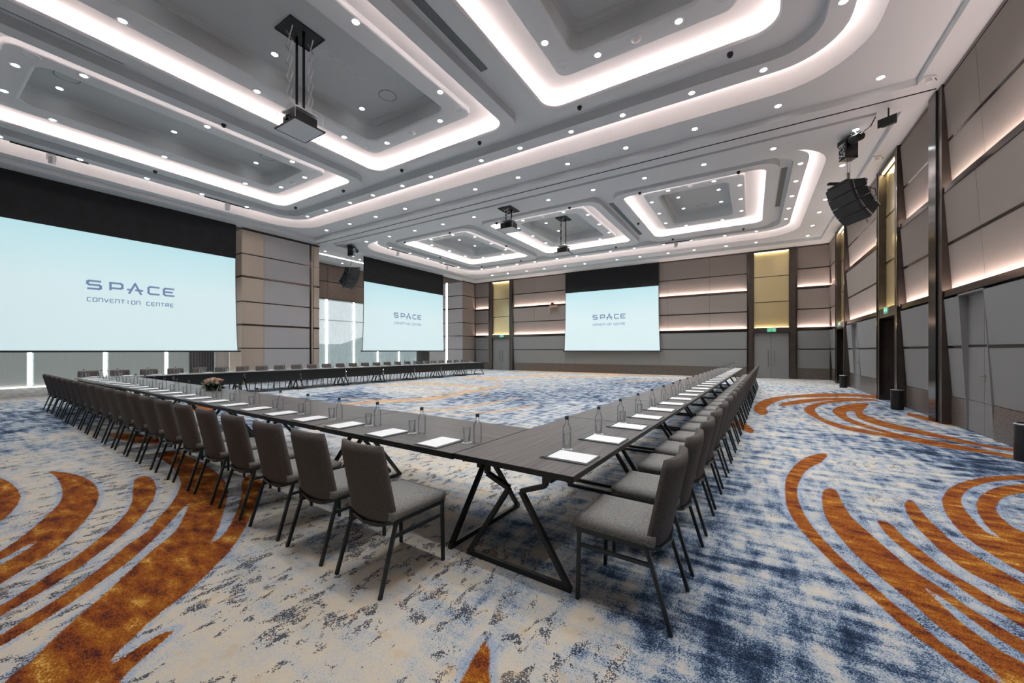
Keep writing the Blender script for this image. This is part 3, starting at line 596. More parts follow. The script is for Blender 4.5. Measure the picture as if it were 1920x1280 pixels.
def gold_niche(wall, s0, s1, n, g0, g1, dd, name):
    fr = struct(MB().add([wall.pt(s0, 0, .5), wall.pt(s1, 0, .5), wall.pt(s1, 7, .5), wall.pt(s0, 7, .5)], [(0, 1, 2, 3)]).build('trim_%d' % n, M['brzd']))
    q = lambda nm, a, b, z0, z1, d, th, m: wall.quad(nm, a, b, z0, z1, d, th, m, fr)
    q('frame_post', s0, g0 - .02, 0, 6.95, -.04, .5, M['brzd']); q('frame_post', g1 + .02, s1, 0, 6.95, -.04, .5, M['brzd'])
    q('mirror_edge', s0, s0 + .06, 0, 6.95, -.055, .02, M['brz']); q('mirror_edge', s1 - .06, s1, 0, 6.95, -.055, .02, M['brz'])
    q('frame_header', g0 - .02, g1 + .02, 2.47, 2.74, -.035, .5, M['brzd']); q('frame_header', g0 - .02, g1 + .02, 6.84, 6.95, -.035, .5, M['brzd'])
    for z0, z1 in ((2.76, 4.12), (4.15, 5.50), (5.53, 6.82)): q('gold_panel', g0, g1, z0, z1, .12, .02, M['gold'])
    for z in (4.135, 5.515): q('divider', g0, g1, z - .015, z + .015, .10, .03, M['brz'])
    for z, th in ((2.745, .008), (6.825, .008)): q('led_strip', g0 + .02, g1 - .02, z, z + th, .02, .05, M['gled'])
    return fr
f1 = gold_niche(A, 14.10, 16.10, 1, 14.40, 15.86, .3, ''); f2 = gold_niche(A, 20.92, 23.0, 2, 21.2, 22.7, .3, '')
f3 = gold_niche(B, -.17, 2.04, 3, .14, 1.71, .1, ''); f4 = gold_niche(B, -17.68, -15.45, 4, -17.36, -15.78, .1, '')
exit_sign(A, 15.1, 2.66, 'green and white exit sign over the nearest recessed doorway in the right wall'); exit_sign(A, 21.95, 2.66, 'green and white exit sign over the farther doorway in the right wall')
exit_sign(B, .93, 2.60, 'green and white exit sign above the double door right of the back screen', .40, .2); exit_sign(B, -16.45, 2.62, 'green and white exit sign above the far left double door')
def leaves(wall, g0, g1, n, d, ht=2.45, single=False):
    dr = struct(wall.quad('door_%d' % n, g0, g1, 0, ht + .03, d + .05, .03, M['slot'], None)); dr.parent = None
    m_ = (g0 + g1) / 2
    for a, b, sg in ((g0, m_, 1), (m_, g1, -1)):
        lf = wall.quad('door_leaf', a + .006, b - .006, .01, ht, d, .05, M['doorg'], dr)
        e = b - .14 if sg == 1 else a + .14
        h = MB(); h.tube(wall.pt(e, .62, d - .07), wall.pt(e, 1.52, d - .07), .018, 10)
        h.tube(wall.pt(e, .75, d), wall.pt(e, .75, d - .07), .012); h.tube(wall.pt(e, 1.4, d), wall.pt(e, 1.4, d - .07), .012)
        h.build('pull_handle', M['chrome'], lf)
leaves(B, .14, 1.71, 3, .1); leaves(B, -17.36, -15.78, 4, .1); leaves(A, 14.40, 15.86, 5, .38, 2.46); leaves(A, 21.2, 22.7, 6, .38, 2.46)
for (fr, g0, g1) in ((f1, 14.40, 15.86), (f2, 21.2, 22.7)):
    A.quad('door_reveal', g1 + .0, g1 + .02, 0, 2.47, -.03, .42, M['brz'], fr)
# back wall bays
B.bay(-4.86, -.19, (-4.35, -2.05)); B.bay(-11.1, -4.86, (-9, -7)); B.bay(-15.43, -11.1, (-13.6,)); B.bay(-19.08, -17.70); B.bay(2.06, 3.40)
for q0, q1 in ((-19.5, -17.7), (-15.43, -.19), (2.06, 4.0)): B.quad('backing', q0, q1, 0, 7.1, LEAN + .05, .3, M['brzd'])
# left wall: piers, foyer recess and windows
wl_ = MB(); wl_.box(-25.6, -2.4, 5.07, -25.0, 25.7, 7.6); wl_.box(-25.6, -2.4, 0, -25.0, -1.2, 7.6); wall_left = struct(wl_.build('wall_left', M['brzd']))
Lw = Wall(lambda s, z, d: (-19.1 - d, s, z), wall_left)
def tiers(wall, s0, s1, m, strips=True, d=0):
    zs = [6.87, 5.80, 4.79, 3.68, 2.65, 1.60, .0]
    for i in range(6):
        wall.quad('pier_panel', s0 + .006, s1 - .006, zs[i + 1] + .03, zs[i] - .02, d, .03, m)
        if strips: wall.quad('metal_strip', s0, s1, zs[i + 1] - .02 - (.02 if i in (1, 3) else 0), zs[i + 1] + .03 + (.015 if i in (1, 3) else 0), d - .006, .03, M['brz'])
p1 = MB(); p1.box(-20.3, 8.22, 0, -19.135, 11.75, 7.5); p1.build('pier_core', M['brzd'], wall_left)
p2 = MB(); p2.box(-22.6, 23.55, 0, -19.14, 25.3, 7.5); p2.build('pier_core', M['brzd'], wall_left)
tiers(Lw, 8.2, 9.09, M['piert']); tiers(Lw, 9.09, 11.26, M['pierg']); tiers(Lw, 11.46, 11.77, M['piert'])
Lw.quad('pilaster', 11.27, 11.34, 0, 6.93, -.02, .05, M['brz']); Lw.quad('pilaster', 11.34, 11.45, 0, 6.95, .03, .05, M['piert'])
Lw.quad('top_trim', 8.18, 11.78, 6.87, 6.95, -.015, .06, M['brz'])
N1 = Wall(lambda s, z, d: (s, 8.2 + d, z), wall_left)
tiers(N1, -20.3, -19.1, M['piert'], d=-.02)
tiers(Lw, 23.5, 25.05, M['fab'], d=0); N2 = Wall(lambda s, z, d: (s, 23.52 + d, z), wall_left)
tiers(N2, -20.60, -19.1, M['pierg'], d=-.02); tiers(N2, -22.6, -20.86, M['pierg'], d=-.02); Lw.quad('top_trim', 23.5, 25.05, 6.87, 6.95, -.015, .06, M['brz'])
N2.quad('led_strip', -20.80, -20.66, 0, 6.9, -.025, .02, M['vled']); N1.quad('led_strip', -20.47, -20.32, 0, 6.9, .05, .02, M['vled'])
MB().box(-22.6, 8.5, 0, -20.48, 8.6, 7.5).build('side_panel', M['brzd'], wall_left)
fc = MB(); fc.box(-25.6, -2.4, 7.5, -19.25, 25.7, 7.6); fc.box(-19.25, -2.4, 6.95, -19.2, 25.3, 7.5); struct(fc.build('trim_5', M['ceil']))
MB().box(-22.68, 8.6, 7.47, -22.58, 25, 7.50).build('led_strip', M['vled'], wall_left)
seq([(-21.9, y) for y in (1.0, 3.5, 6.0)] + [(-23.9, y) for y in (1.4, 4.0, 6.6)], 7.5, 'downlight in the window bay ceiling behind the large left screen, {} of the bay', 'downlights in the near window bay')
seq([(-21.9, y) for y in (13.87, 16.3, 18.7, 21.2)] + [(-23.9, y) for y in (14.0, 16.4, 19.0)], 7.5, 'downlight in the window bay ceiling left of the middle screen, {} of the bay', 'downlights in the window bay')
# brown fascia panels above the glazing
for i in range(12):
    y = -1.2 + 2.15 * i
    for z0, z1 in ((5.12, 6.25), (6.31, 7.42)): MB().box(-24.98, y + .01, z0, -24.95, y + 2.14, z1).build('fascia_panel', M['brown'], wall_left)
# windows with vertical light mullions
for i in range(12):
    y0 = -1.3 + 2.15 * i; y1 = y0 + 2.15
    w_ = struct(MB().box(-25.02, y1 - .03, 0, -24.96, y1 + .03, 5.07).build('window_%d' % (i + 1), M['frame']))
    MB().box(-25.01, y0 + .03, 3.60, -24.97, y1 - .03, 3.64).build('transom', M['frame'], w_)
    MB().box(-25.01, y0, 0, -24.97, y1, .05).build('sill', M['frame'], w_)
    for z0, z1 in ((.05, 3.60), (3.64, 5.07)): MB().box(-24.995, y0 + .03, z0, -24.985, y1 - .03, z1).build('pane', M['pane'], w_)
    MB().box(-24.955, y1 - .045, 0, -24.93, y1 + .045, 5.05).build('led_strip', M['vled'], w_)
    MB().box(-24.88, y0 + .05, .0, -24.84, y1 - .05, .035).build('led_strip', M['vled'], w_)
    MB().box(-24.90, y0 + .09, .03, -24.895, y1 - .09, 5.03).build('roller_blind', M['blindg'] if y0 < 11 else M['blindw'], w_)
def curtain(x, y0, y1, label):
    V = []; F = []; n = 60
    for i in range(n + 1):
        y = y0 + (y1 - y0) * i / n; dx = .06 * math.sin(i * .95) + .02 * math.sin(i * 2.3)
        V += [(x + dx, y, .02), (x + dx, y, 5.0), (x + dx - .01, y, .02), (x + dx - .01, y, 5.0)]
    for i in range(n):
        a = 4 * i; b = a + 4; F += [(a, b, b + 1, a + 1), (a + 2, a + 3, b + 3, b + 2)]
    tag(obj('curtain', V, F, M['curt'], None, True), label, 'curtain')
curtain(-24.75, 8.15, 9.25, 'dark grey gathered curtain below the large left screen, right end'); curtain(-24.2, 23.6, 25.2, 'dark grey gathered curtain below the right end of the middle screen')
MB().box(-24.9, 9.9, 0, -24.8, 11.5, 5).build('side_panel', M['brown'], wall_left)
MB().box(-25.6, -2.5, 0, 4.0, -2.4, 7.6).build('wall_front', M['fab']); struct(bpy.data.objects['wall_front'])
# outside: ground, hills and houses seen blurred through the sheer blinds
gm = mat('outside_ground', (.30, .27, .20), .9, noise=.5, nscale=.05)
g = MB(); g.box(-900, -600, -20.2, -40, 900, -20); struct(g.build('trim_6', gm))
hl = MB(); V = []; F = []
for i in range(60):
    y = -600 + i * 40; V += [(-700, y, -20), (-760, y, 8 + 22 * abs(math.sin(i * .37)) + 10 * math.sin(i * 1.3)), (-880, y, -20)]
for i in range(59):
    a = 3 * i; F += [(a, a + 3, a + 4, a + 1), (a + 1, a + 4, a + 5, a + 2)]
struct(obj('trim_7', V, F, mat('hill', (.33, .34, .29), .9), None, True))
hm = [mat('house_white', (.7, .7, .66), .8), mat('house_brick', (.45, .2, .12), .8)]
for i in range(14):
    x, y = -130 - 25 * (i % 5), 30 + 21 * i; hh = 7 + (i * 37) % 9; k = MB(); k.box(x, y, -20, x + 14, y + 12, -20 + hh)
    k.add([(x - 1, y - 1, -20 + hh), (x + 15, y - 1, -20 + hh), (x + 15, y + 13, -20 + hh), (x - 1, y + 13, -20 + hh), (x + 7, y + 2, -16 + hh), (x + 7, y + 10, -16 + hh)], [(0, 1, 4), (1, 2, 5, 4), (2, 3, 5), (3, 0, 4, 5)])
    tag(k.build('house', hm[i % 2]), 'small distant building seen blurred through the window blinds, %s from the left' % ORD[i + 1], 'building', 'distant buildings outside')

# ---------------------------------------------------------------- screens with the projected logo
GL = {  # stroke letters in a 1 x 1 cell
 'S': [[(1, 1), (.15, 1), (.03, .88), (.03, .62), (.15, .5), (.85, .5), (.97, .38), (.97, .12), (.85, 0), (.0, 0)]],
 'P': [[(.05, 0), (.05, 1), (.82, 1), (.95, .88), (.95, .44), (.82, .32), (.1, .32)]],
 'A': [[(.0, -.25), (.5, 1.2), (1.0, -.25)], [(-.15, .33), (.17, .33)], [(.5, .33), (1.15, .33)]],
 'C': [[(1, 1), (.2, 1), (.05, .85), (.05, .15), (.2, 0), (1, 0)]],
 'E': [[(1, 1), (.2, 1), (.05, .85), (.05, .15), (.2, 0), (1, 0)], [(.05, .5), (.85, .5)]],
 'O': [[(.15, 1), (.85, 1), (.97, .85), (.97, .15), (.85, 0), (.15, 0), (.03, .15), (.03, .85), (.15, 1)]],
 'N': [[(.05, 0), (.05, .85), (.15, 1), (.85, 1), (.97, .85), (.97, 0)]],
 'V': [[(0, 1), (.5, 0), (1, 1)]], 'T': [[(0, 1), (1, 1)], [(.5, 1), (.5, 0)]], 'I': [[(.5, -.02), (.5, 1.02)]],
 'R': [[(.05, 0), (.05, .85), (.15, 1), (.95, 1), (.95, .5), (.1, .5)], [(.45, .5), (.98, 0)]]}
def strokes(t, pt, text, s0, s1, z0, h, w, pitch, cell):
    for i, ch in enumerate(text):
        if ch == ' ': continue
        x = s0 + (s1 - s0) * pitch[i]; mb = MB()
        for P in GL[ch]:
            Q = [(x + p[0] * cell, z0 + p[1] * h) for p in P]
            for k, (a, b) in enumerate(zip(Q, Q[1:])):
                d = Vector((b[0] - a[0], b[1] - a[1])); l = d.length
                if l < 1e-6: continue
                d /= l; n = Vector((-d.y, d.x)) * w / 2; e = d * w * .45
                c = [(a[0] - (e.x if k else 0), a[1] - (e.y if k else 0)), (b[0] + e.x * (k < len(Q) - 2), b[1] + e.y * (k < len(Q) - 2))]
                mb.add([pt(c[0][0] + n.x, c[0][1] + n.y), pt(c[0][0] - n.x, c[0][1] - n.y), pt(c[1][0] - n.x, c[1][1] - n.y), pt(c[1][0] + n.x, c[1][1] + n.y)], [(0, 1, 2, 3)])
        obj('letter', mb.V, mb.F, M['logo'], t)
def screen(wall, s0, s1, ztop, label, sgn, logo, d=-.12, logo_z=3.78):
    t = thing('projection_screen', label, 'screen', (0, 0, 0))
    n = 14; zb = 1.50
    V = []; F = []
    for i in range(n + 1):
        f = i / n; z = zb + (ztop - zb) * f; e = .12 * (1 - (2 * f - 1) ** 2) * .0 + .10 * (1 - (1 - f) ** 2) * (1 - f * .15)
        for s in (s0 + e, s1 - e): V.append(wall.pt(s, z, d))
        for s in (s0 + e - .03, s1 - e + .03): V.append(wall.pt(s, z, d + .012))
    F = [(4 * i, 4 * i + 1, 4 * i + 5, 4 * i + 4) for i in range(n)]
    me = mesh_data('screen_surface', V, F, M['screen']); link('screen_surface', me, t)
    Fb = [(4 * i + 2, 4 * i + 3, 4 * i + 7, 4 * i + 6) for i in range(n)]
    link('screen_backing', mesh_data('screen_backing', V, Fb, M['blackm']), t)
    wall.quad('masking_cloth', s0 + .06, s1 - .06, ztop, 6.94, d - .004, .02, M['cloth'], t)
    wall.quad('bottom_bar', s0 - .12, s1 + .12, 1.44, 1.50, d - .02, .05, M['blackm'], t)
    a, b = logo
    pt = lambda s, z: wall.pt(s, z, d - .006)
    W_ = b - a; off = [0, .237, .450, .675, .868]
    strokes(t, pt, 'SPACE', a, b, logo_z - .02, .26, .062, off, W_ * .145)
    txt = 'CONVENTION CENTRE'; 
    strokes(t, pt, txt, a, b, logo_z - .47 + .02, .125, .024, [k / 16.72 for k in range(17)], W_ * .043)
screen(Lw, 1.22, 7.96, 5.48, 'large projection screen on the left wall, nearest the camera, with logo', 1, (3.49, 5.77), logo_z=3.62)
screen(Lw, 14.32, 21.2, 5.50, 'middle projection screen on the left wall, beyond the panelled pier', 1, (16.61, 18.91), logo_z=3.62)
screen(B, -11.12, -4.76, 5.50, 'projection screen on the back wall between two doorways', 1, (-9.05, -6.9), logo_z=3.62)

# ---------------------------------------------------------------- tables and chairs
BT = R(-2.1); OX, OY = -.9, 2.13
def tp(x, y, z=0): return (OX + x * math.cos(BT) - y * math.sin(BT), OY + x * math.sin(BT) + y * math.cos(BT), z)
# table: local x = length, y = width, origin centre
def table_parts(Ln, Wd, panel=False):
    out = []
    Ln -= .012; out.append(('tabletop', MB().box(-Ln / 2 + .002, -Wd / 2, .722, Ln / 2 - .002, Wd / 2, .75).data('tabletop', M['wood'])))
    out.append(('top_edge', MB().box(-Ln / 2 + .001, -Wd / 2 - .004, .718, Ln / 2 - .001, -Wd / 2 + .0, .748).box(-Ln / 2 + .001, Wd / 2, .718, Ln / 2 - .001, Wd / 2 + .004, .748).box(-Ln / 2 - .0, -Wd / 2, .712, Ln / 2, Wd / 2, .7219).box(-Ln / 2 - .002, -Wd / 2, .718, -Ln / 2 + .001, Wd / 2, .748).box(Ln / 2 - .001, -Wd / 2, .718, Ln / 2 + .002, Wd / 2, .748).data('top_edge', M['steel'])))
    u = MB()
    for y in (-Wd * .30, Wd * .30): u.box(-Ln / 2 + .05, y - .02, .665, Ln / 2 - .05, y + .02, .712)
    for x in (-Ln / 2 + .25, Ln / 2 - .25): u.box(x - .02, -Wd * .36, .672, x + .02, Wd * .36, .712)
    u.box(-Ln / 2 + .04, -Wd / 2 + .04, .690, Ln / 2 - .04, -Wd / 2 + .06, .712).box(-Ln / 2 + .04, Wd / 2 - .06, .690, Ln / 2 - .04, Wd / 2 - .04, .712)
    out.append(('under_rail', u.data('under_rail', M['steel'])))
    for x in (-Ln / 2 + .09, Ln / 2 - .09):
        l = MB(); w = Wd * .43; t = .036
        for s in (-1, 1):
            P = [(x, s * w, .018), (x, s * .05, .555), (x, s * Wd * .25, .625), (x, s * Wd * .25, .70)]
            for a, b in zip(P, P[1:]): l.bar(a, b, .03, t, up=(1, 0, 0))
        l.bar((x, -w - .015, .018), (x, w + .015, .018), .03, t)
        l.box(x - .03, -Wd * .3, .69, x + .03, Wd * .3, .715)
        out.append(('leg_frame', l.data('leg_frame', M['steel'])))
    if panel:
        out.append(('modesty_panel', MB().box(-Ln / 2 + .03, Wd / 2 - .12, .36, Ln / 2 - .03, Wd / 2 - .10, .70).data('modesty_panel', M['steel'])))
    return out
def tables(n, Ln, Wd, centre, rz, lab, group, panel=False):
    parts = table_parts(Ln, Wd, panel)
    for i in range(n):
        t = thing('folding_table', lab % ORD[i + 1], 'table', tp(*centre(i)), rz, group)
        for nm, me in parts: link(nm, me, t)
WF, WR_ = 1.08, .94
LF, LR, LW = 1.885, 1.90, 1.93
tables(9, LR, WR_, lambda i: (-WR_ / 2, LR * (i + .5)), BT + R(90), 'dark wood folding table of the right arm, %s from the near corner', 'folding tables of the right arm')
tables(7, LF, WF, lambda i: (-WR_ - .004 - LF * (i + .5), WF / 2), BT, 'dark wood folding table of the front row, %s from the near corner', 'folding tables of the front row')
tables(9, LW, WR_, lambda i: (-WR_ - LF * 7 - .012 - WR_ / 2, LW * (i + .5)), BT - R(90), 'dark wood folding table with modesty panel, window arm, %s from its near end', 'folding tables of the window arm', True)
# chair
def rounded(x0, y0, z0, x1, y1, z1, b): return MB().box(x0, y0, z0, x1, y1, z1).data('c', M['seat'], smooth=True, bevel=b, seg=3)
def chair_parts():
    out = []
    bm = bmesh.new(); bmesh.ops.create_grid(bm, x_segments=8, y_segments=8, size=.5)
    for v in bm.verts: v.co = Vector((v.co.x * .475, v.co.y * .47 + .02, 0))
    r = bmesh.ops.extrude_face_region(bm, geom=bm.faces[:]); up = [g for g in r['geom'] if isinstance(g, bmesh.types.BMVert)]
    for v in up:
        fx_, fy_ = abs(v.co.x) / .2375, abs(v.co.y - .02) / .235
        v.co.z = .075 - .022 * max(fx_, fy_) ** 6
    for v in bm.verts:
        if v.co.z < .001: v.co.x *= .985; v.co.y = (v.co.y - .02) * .985 + .02
        v.co.z += .435
    bmesh.ops.recalc_face_normals(bm, faces=bm.faces)
    for f in bm.faces: f.smooth = True
    me = bpy.data.meshes.new('seat'); bm.to_mesh(me); bm.free(); me.materials.append(M['seat']); out.append(('seat', me))
    # backrest: shell leaning back, rounded lower edge, slightly dished
    V = []; F = []; nx, nz = 8, 10
    for side in (0, 1):
        for j in range(nz + 1):
            f = j / nz; z = .395 + .515 * f; w = .228 - .018 * f
            if j == 0: w *= .80
            elif j == nz: w *= .975
            for i in range(nx + 1):
                g = 2 * i / nx - 1; y = -.175 - .115 * f + .035 * g * g * (.6 + .4 * f)
                zz = z - (.035 * (1 - g * g) if j == 0 else .012 * (1 - g * g) if j == 1 else 0)
                th = .055 * (1 - .45 * abs(g) ** 8) * (.75 if j in (0, nz) else 1)
                V.append((g * w, y - (th if side else 0), zz))
    k = (nx + 1) * (nz + 1)
    for j in range(nz):
        for i in range(nx):
            a = j * (nx + 1) + i; F.append((a, a + 1, a + nx + 2, a + nx + 1)); F.append((k + a, k + a + nx + 1, k + a + nx + 2, k + a + 1))
    for i in range(nx): F += [(i, k + i, k + i + 1, i + 1), (nz * (nx + 1) + i, nz * (nx + 1) + i + 1, k + nz * (nx + 1) + i + 1, k + nz * (nx + 1) + i)]
    for j in range(nz):
        a = j * (nx + 1); F += [(a, a + nx + 1, k + a + nx + 1, k + a)]; a += nx; F += [(a, k + a, k + a + nx + 1, a + nx + 1)]
    me = mesh_data('backrest', V, F, M['backc'], True); out.append(('backrest', me))
    for s in (-1, 1):
        out.append(('leg', MB().bar((s * .228, .235, 0), (s * .228, .225, .44), .024, .022, up=(0, 1, 0)).data('leg', M['frame'], bevel=.003, seg=1)))
        out.append(('leg', MB().bar((s * .232, -.30, 0), (s * .222, -.165, .44), .024, .022, up=(0, 1, 0)).data('leg', M['frame'], bevel=.003, seg=1)))
        out.append(('stretcher', MB().bar((s * .228, .228, .335), (s * .226, -.19, .335), .018, .020).data('stretcher', M['frame'])))
    f = MB()
    for s in (-1, 1): f.bar((s * .226, .24, .425), (s * .224, -.175, .425), .024, .024)
    f.bar((-.226, .23, .425), (.226, .23, .425), .024, .024); f.bar((-.224, -.165, .425), (.224, -.165, .425), .024, .024)
    P = [(-.222, -.17, .425), (-.15, -.222, .405), (0, -.245, .395), (.15, -.222, .405), (.222, -.17, .425)]
    for a, b in zip(P, P[1:]): f.bar(a, b, .02, .02)
    out.append(('seat_frame', f.data('seat_frame', M['frame'])))
    return out
CP = chair_parts()
def chair(x, y, rz, label, group, jit=0):
    t = thing('dining_chair', label, 'chair', tp(x, y), BT + rz + jit, group)
    for nm, me in CP: link(nm, me, t)
# place settings
bot_me = MB().lathe([(.0005, .0), (.031, .0), (.034, .006), (.034, .135), (.030, .155), (.016, .175), (.0135, .185), (.0135, .222), (.0005, .222)], 14).data('bottle_body', M['glass'], smooth=True)
cap_me = MB().lathe([(.0005, .238), (.0155, .238), (.0155, .212), (.0137, .212)], 12).data('cap', M['cap'], smooth=False)
tum_me = MB().lathe([(.031, .118), (.033, .115), (.030, .002), (.028, .0), (.0005, .0), (.0005, .008), (.027, .010), (.0300, .112), (.031, .118)], 14).data('glass_body', M['glass'], smooth=True)
coa_me = MB().lathe([(.0005, .0), (.040, .0), (.040, .003), (.0005, .003)], 16).data('coaster', M['paper'])
fol_me = MB().box(-.125, -.175, 0, .125, .175, .007).data('folder', M['folder']); pap_me = MB().box(-.105, -.165, .007, .105, .125, .012).data('paper', M['paper'])
pin_me = MB().box(-.115, .135, .007, .115, .165, .011).data('pen_strip', M['folder'])
def setting(x, y, rz, k, arm, g):
    # local: +x right of sitter, +y away from sitter
    c, s = math.cos(rz), math.sin(rz)
    def P(a, b, z): return tp(x + a * c - b * s, y + a * s + b * c, z)
    j = lambda q: random.uniform(-q, q)
    t = thing('notepad', 'white notepad on a dark folder, %s, %s' % (arm, k), 'notepad', P(0, .195, .7502), BT + rz + j(.02), 'notepads on the ' + g)
    link('folder', fol_me, t); link('paper', pap_me, t); link('pen_strip', pin_me, t)
    t = thing('water_bottle', 'clear glass water bottle with dark cap, %s, %s' % (arm, k), 'bottle', P(.265 + j(.006), .345 + j(.008), .7502), j(1), 'water bottles on the ' + g)
    link('bottle_body', bot_me, t); link('cap', cap_me, t)
    t = thing('drinking_glass', 'clear tumbler beside the bottle, %s, %s' % (arm, k), 'glass', P(.185 + j(.006), .305 + j(.008), .7502), 0, 'tumblers on the ' + g)
    link('coaster', coa_me, t); link('glass_body', tum_me, t, (0, 0, .0035))
for i in range(21):
    x = -1.20 - .645 * i; o = ORD[i + 1] + ' from the near corner'
    chair(x + random.uniform(-.012, .012), -.31, 0, 'grey upholstered dining chair in the front row, ' + o, 'chairs along the front row', random.uniform(-.02, .02))
    setting(x - .06, 0, 0, o, 'front table row', 'front table row')
for i in range(26):
    y = .29 + .65 * i; o = ORD[i + 1] + ' from the near end'
    chair(.245, y + random.uniform(-.012, .012), R(90), 'grey upholstered dining chair along the right arm, ' + o, 'chairs along the right arm', random.uniform(-.02, .02))
    setting(0, y + .09, R(90), o, 'right table arm', 'right table arm')
XW = -WR_ - LF * 7 - .012 - WR_
for i in range(26):
    y = .35 + .66 * i; o = ORD[i + 1] + ' from the near end'
    chair(XW - .22, y, R(-90), 'grey upholstered dining chair on the window side, ' + o, 'chairs along the window arm')
    setting(XW, y + .05, R(-90), o, 'window table arm', 'window table arm')

# flowers
fx_, fy_, fz_ = tp(-7.75, .80, .75)
fl_ = thing('flower_arrangement', 'low arrangement of pink, peach and cream roses on the front table row', 'flowers', (fx_, fy_, fz_), BT)
random.seed(3)
lf = MB()
for i in range(150):
    a = random.uniform(0, 2 * math.pi); e = random.uniform(.0, 1.1); l = random.uniform(.10, .26); b_ = Vector((random.uniform(-.18, .18), random.uniform(-.07, .07), .03))
    d = Vector((math.cos(a) * math.cos(e) * 1.25, math.sin(a) * math.cos(e) * .75, math.sin(e) * .6 + .02)); q = b_ + d * l; n = d.cross(Vector((0, 0, 1))).normalized() * .018; m_ = b_ + d * l * .6 + Vector((0, 0, .012))
    q.z = max(q.z, .004); m_.z = max(m_.z, .01)
    lf.add([b_, m_ + n, q, m_ - n], [(0, 1, 2, 3)])
lf.build('foliage', M['leaf'], fl_)['kind'] = 'stuff'
MB().box(-.2, -.07, 0, .2, .07, .05).build('foam_tray', M['leaf'], fl_, bevel=.01)
def rose(p, r, m):
    mb = MB()
    for ring, (n, rad, h, op) in enumerate(((3, .35, .75, .2), (5, .65, .65, .5), (6, 1.0, .45, .95))):
        for i in range(n):
            a = 2 * math.pi * (i + .5 * ring) / n; w = math.pi / n * 1.3; V = []
            for u_ in (-1, 0, 1):
                for v_ in (0, .5, 1):
                    rr_ = r * (rad * .35 + (rad * .65) * v_ ** .7 * (1 if v_ < 1 else 1 + .1 * op)); zz = r * (-.5 + (h + .5) * v_ * (1 - .15 * abs(u_)))
                    V.append((p[0] + rr_ * math.cos(a + w * u_ * (.7 + .3 * v_)), p[1] + rr_ * math.sin(a + w * u_ * (.7 + .3 * v_)), p[2] + zz))
            mb.add(V, [(0, 3, 4, 1), (1, 4, 5, 2), (3, 6, 7, 4), (4, 7, 8, 5)])
    mb.lathe([(.001, r * .55), (r * .28, r * .35), (r * .3, -.2 * r), (.001, -.4 * r)], 6, p)
    mb.build('rose', m, fl_, smooth=True)
for p, r, k in [((-.02, -.10, .15), .052, 'rosel'), ((.02, -.02, .205), .060, 'rosep'), ((.09, -.02, .22), .04, 'rosec'), ((.13, -.06, .19), .055, 'rosec'), ((.18, .0, .20), .048, 'rosel'), ((-.10, -.03, .19), .055, 'rosec'),
                ((-.17, -.05, .17), .05, 'rosew'), ((-.14, -.10, .13), .048, 'rosew'), ((-.24, -.04, .13), .045, 'rosel'), ((-.28, .02, .08), .04, 'rosew'), ((.0, .07, .19), .05, 'rosec'), ((.1, .08, .18), .05, 'rosep'), ((-.1, .08, .17), .05, 'rosew'), ((.24, -.03, .15), .04, 'rosec')]:
    rose(p, r, M[k])

# ---------------------------------------------------------------- projectors on scissor lifts
def lift(x, y, zc, zb, label, rz=0):
    t = thing('projector_lift', label, 'projector', (x, y, zc), rz); H = zc - zb
    MB().box(-.27, -.34, -.02, .27, .34, -.002).build('ceiling_hatch', M['blackm'], t); h = MB()
    for a, b, c, d in ((-.29, -.36, .29, -.34), (-.29, .34, .29, .36), (-.29, -.36, -.27, .36), (.27, -.36, .29, .36)): h.box(a, b, -.035, c, d, 0)
    h.build('hatch_frame', M['frame'], t)
    for px, py in ((-.13, 0), (.13, 0)): MB().box(px - .018, py - .018, -H + .36, px + .018, py + .018, -.02).build('pole', M['black'], t)
    n = max(3, int((H - .4) / .30))
    for sy, sx in ((-.22, .24), (.22, .20), (0, .12)):
        s = MB(); dz = (H - .42) / n
        for i in range(n):
            z0 = -.03 - i * dz; z1 = z0 - dz
            s.bar((-sx / 2, sy, z0), (sx / 2, sy + .01, z1), .020, .008); s.bar((sx / 2, sy, z0), (-sx / 2, sy + .01, z1), .020, .008)
        s.build('scissor_arm', M['alu'], t)
    MB().box(-.24, -.24, -H + .33, .24, .24, -H + .36).build('carrier_plate', M['greyp'], t)
    p = MB(); p.box(-.26, -.22, -H + .05, .26, .22, -H + .26); p.build('projector_body', M['blackm'], t, bevel=.02)
    MB().lathe([(.001, .03), (.05, .03), (.06, .0), (.06, -.05)], 16).build('projector_lens', M['black'], t).location = (0, -.24, -H + .16)
    t.children[-1].rotation_euler = (R(90), 0, 0)
    MB().box(-.36, -.31, -H, .36, .31, -H + .02).build('bottom_plate', M['greyp'], t); e = MB()
    for a, b, c, d in ((-.375, -.325, .375, -.31), (-.375, .31, .375, .325), (-.375, -.325, -.36, .325), (.36, -.325, .375, .325)): e.box(a, b, -H - .005, c, d, -H + .025)
    e.build('plate_edge', M['blackm'], t); w = MB()
    for a in (-1, 1):
        for b in (-1, 1): w.tube((a * .34, b * .29, -H + .02), (a * .34, b * .29, -H + .34), .005, 5)
    w.build('hanger_rod', M['alu'], t)
lift(-7.98, 4.5, ZT, 6.07, 'large projector on a long scissor lift in the nearest middle coffer'); lift(-7.98, 17.75, ZT, 6.35, 'projector on a long thin scissor lift before the far middle coffer'); lift(-8.18, 12.95, ZF, 6.28, 'projector on a short scissor lift just beyond the ceiling track')

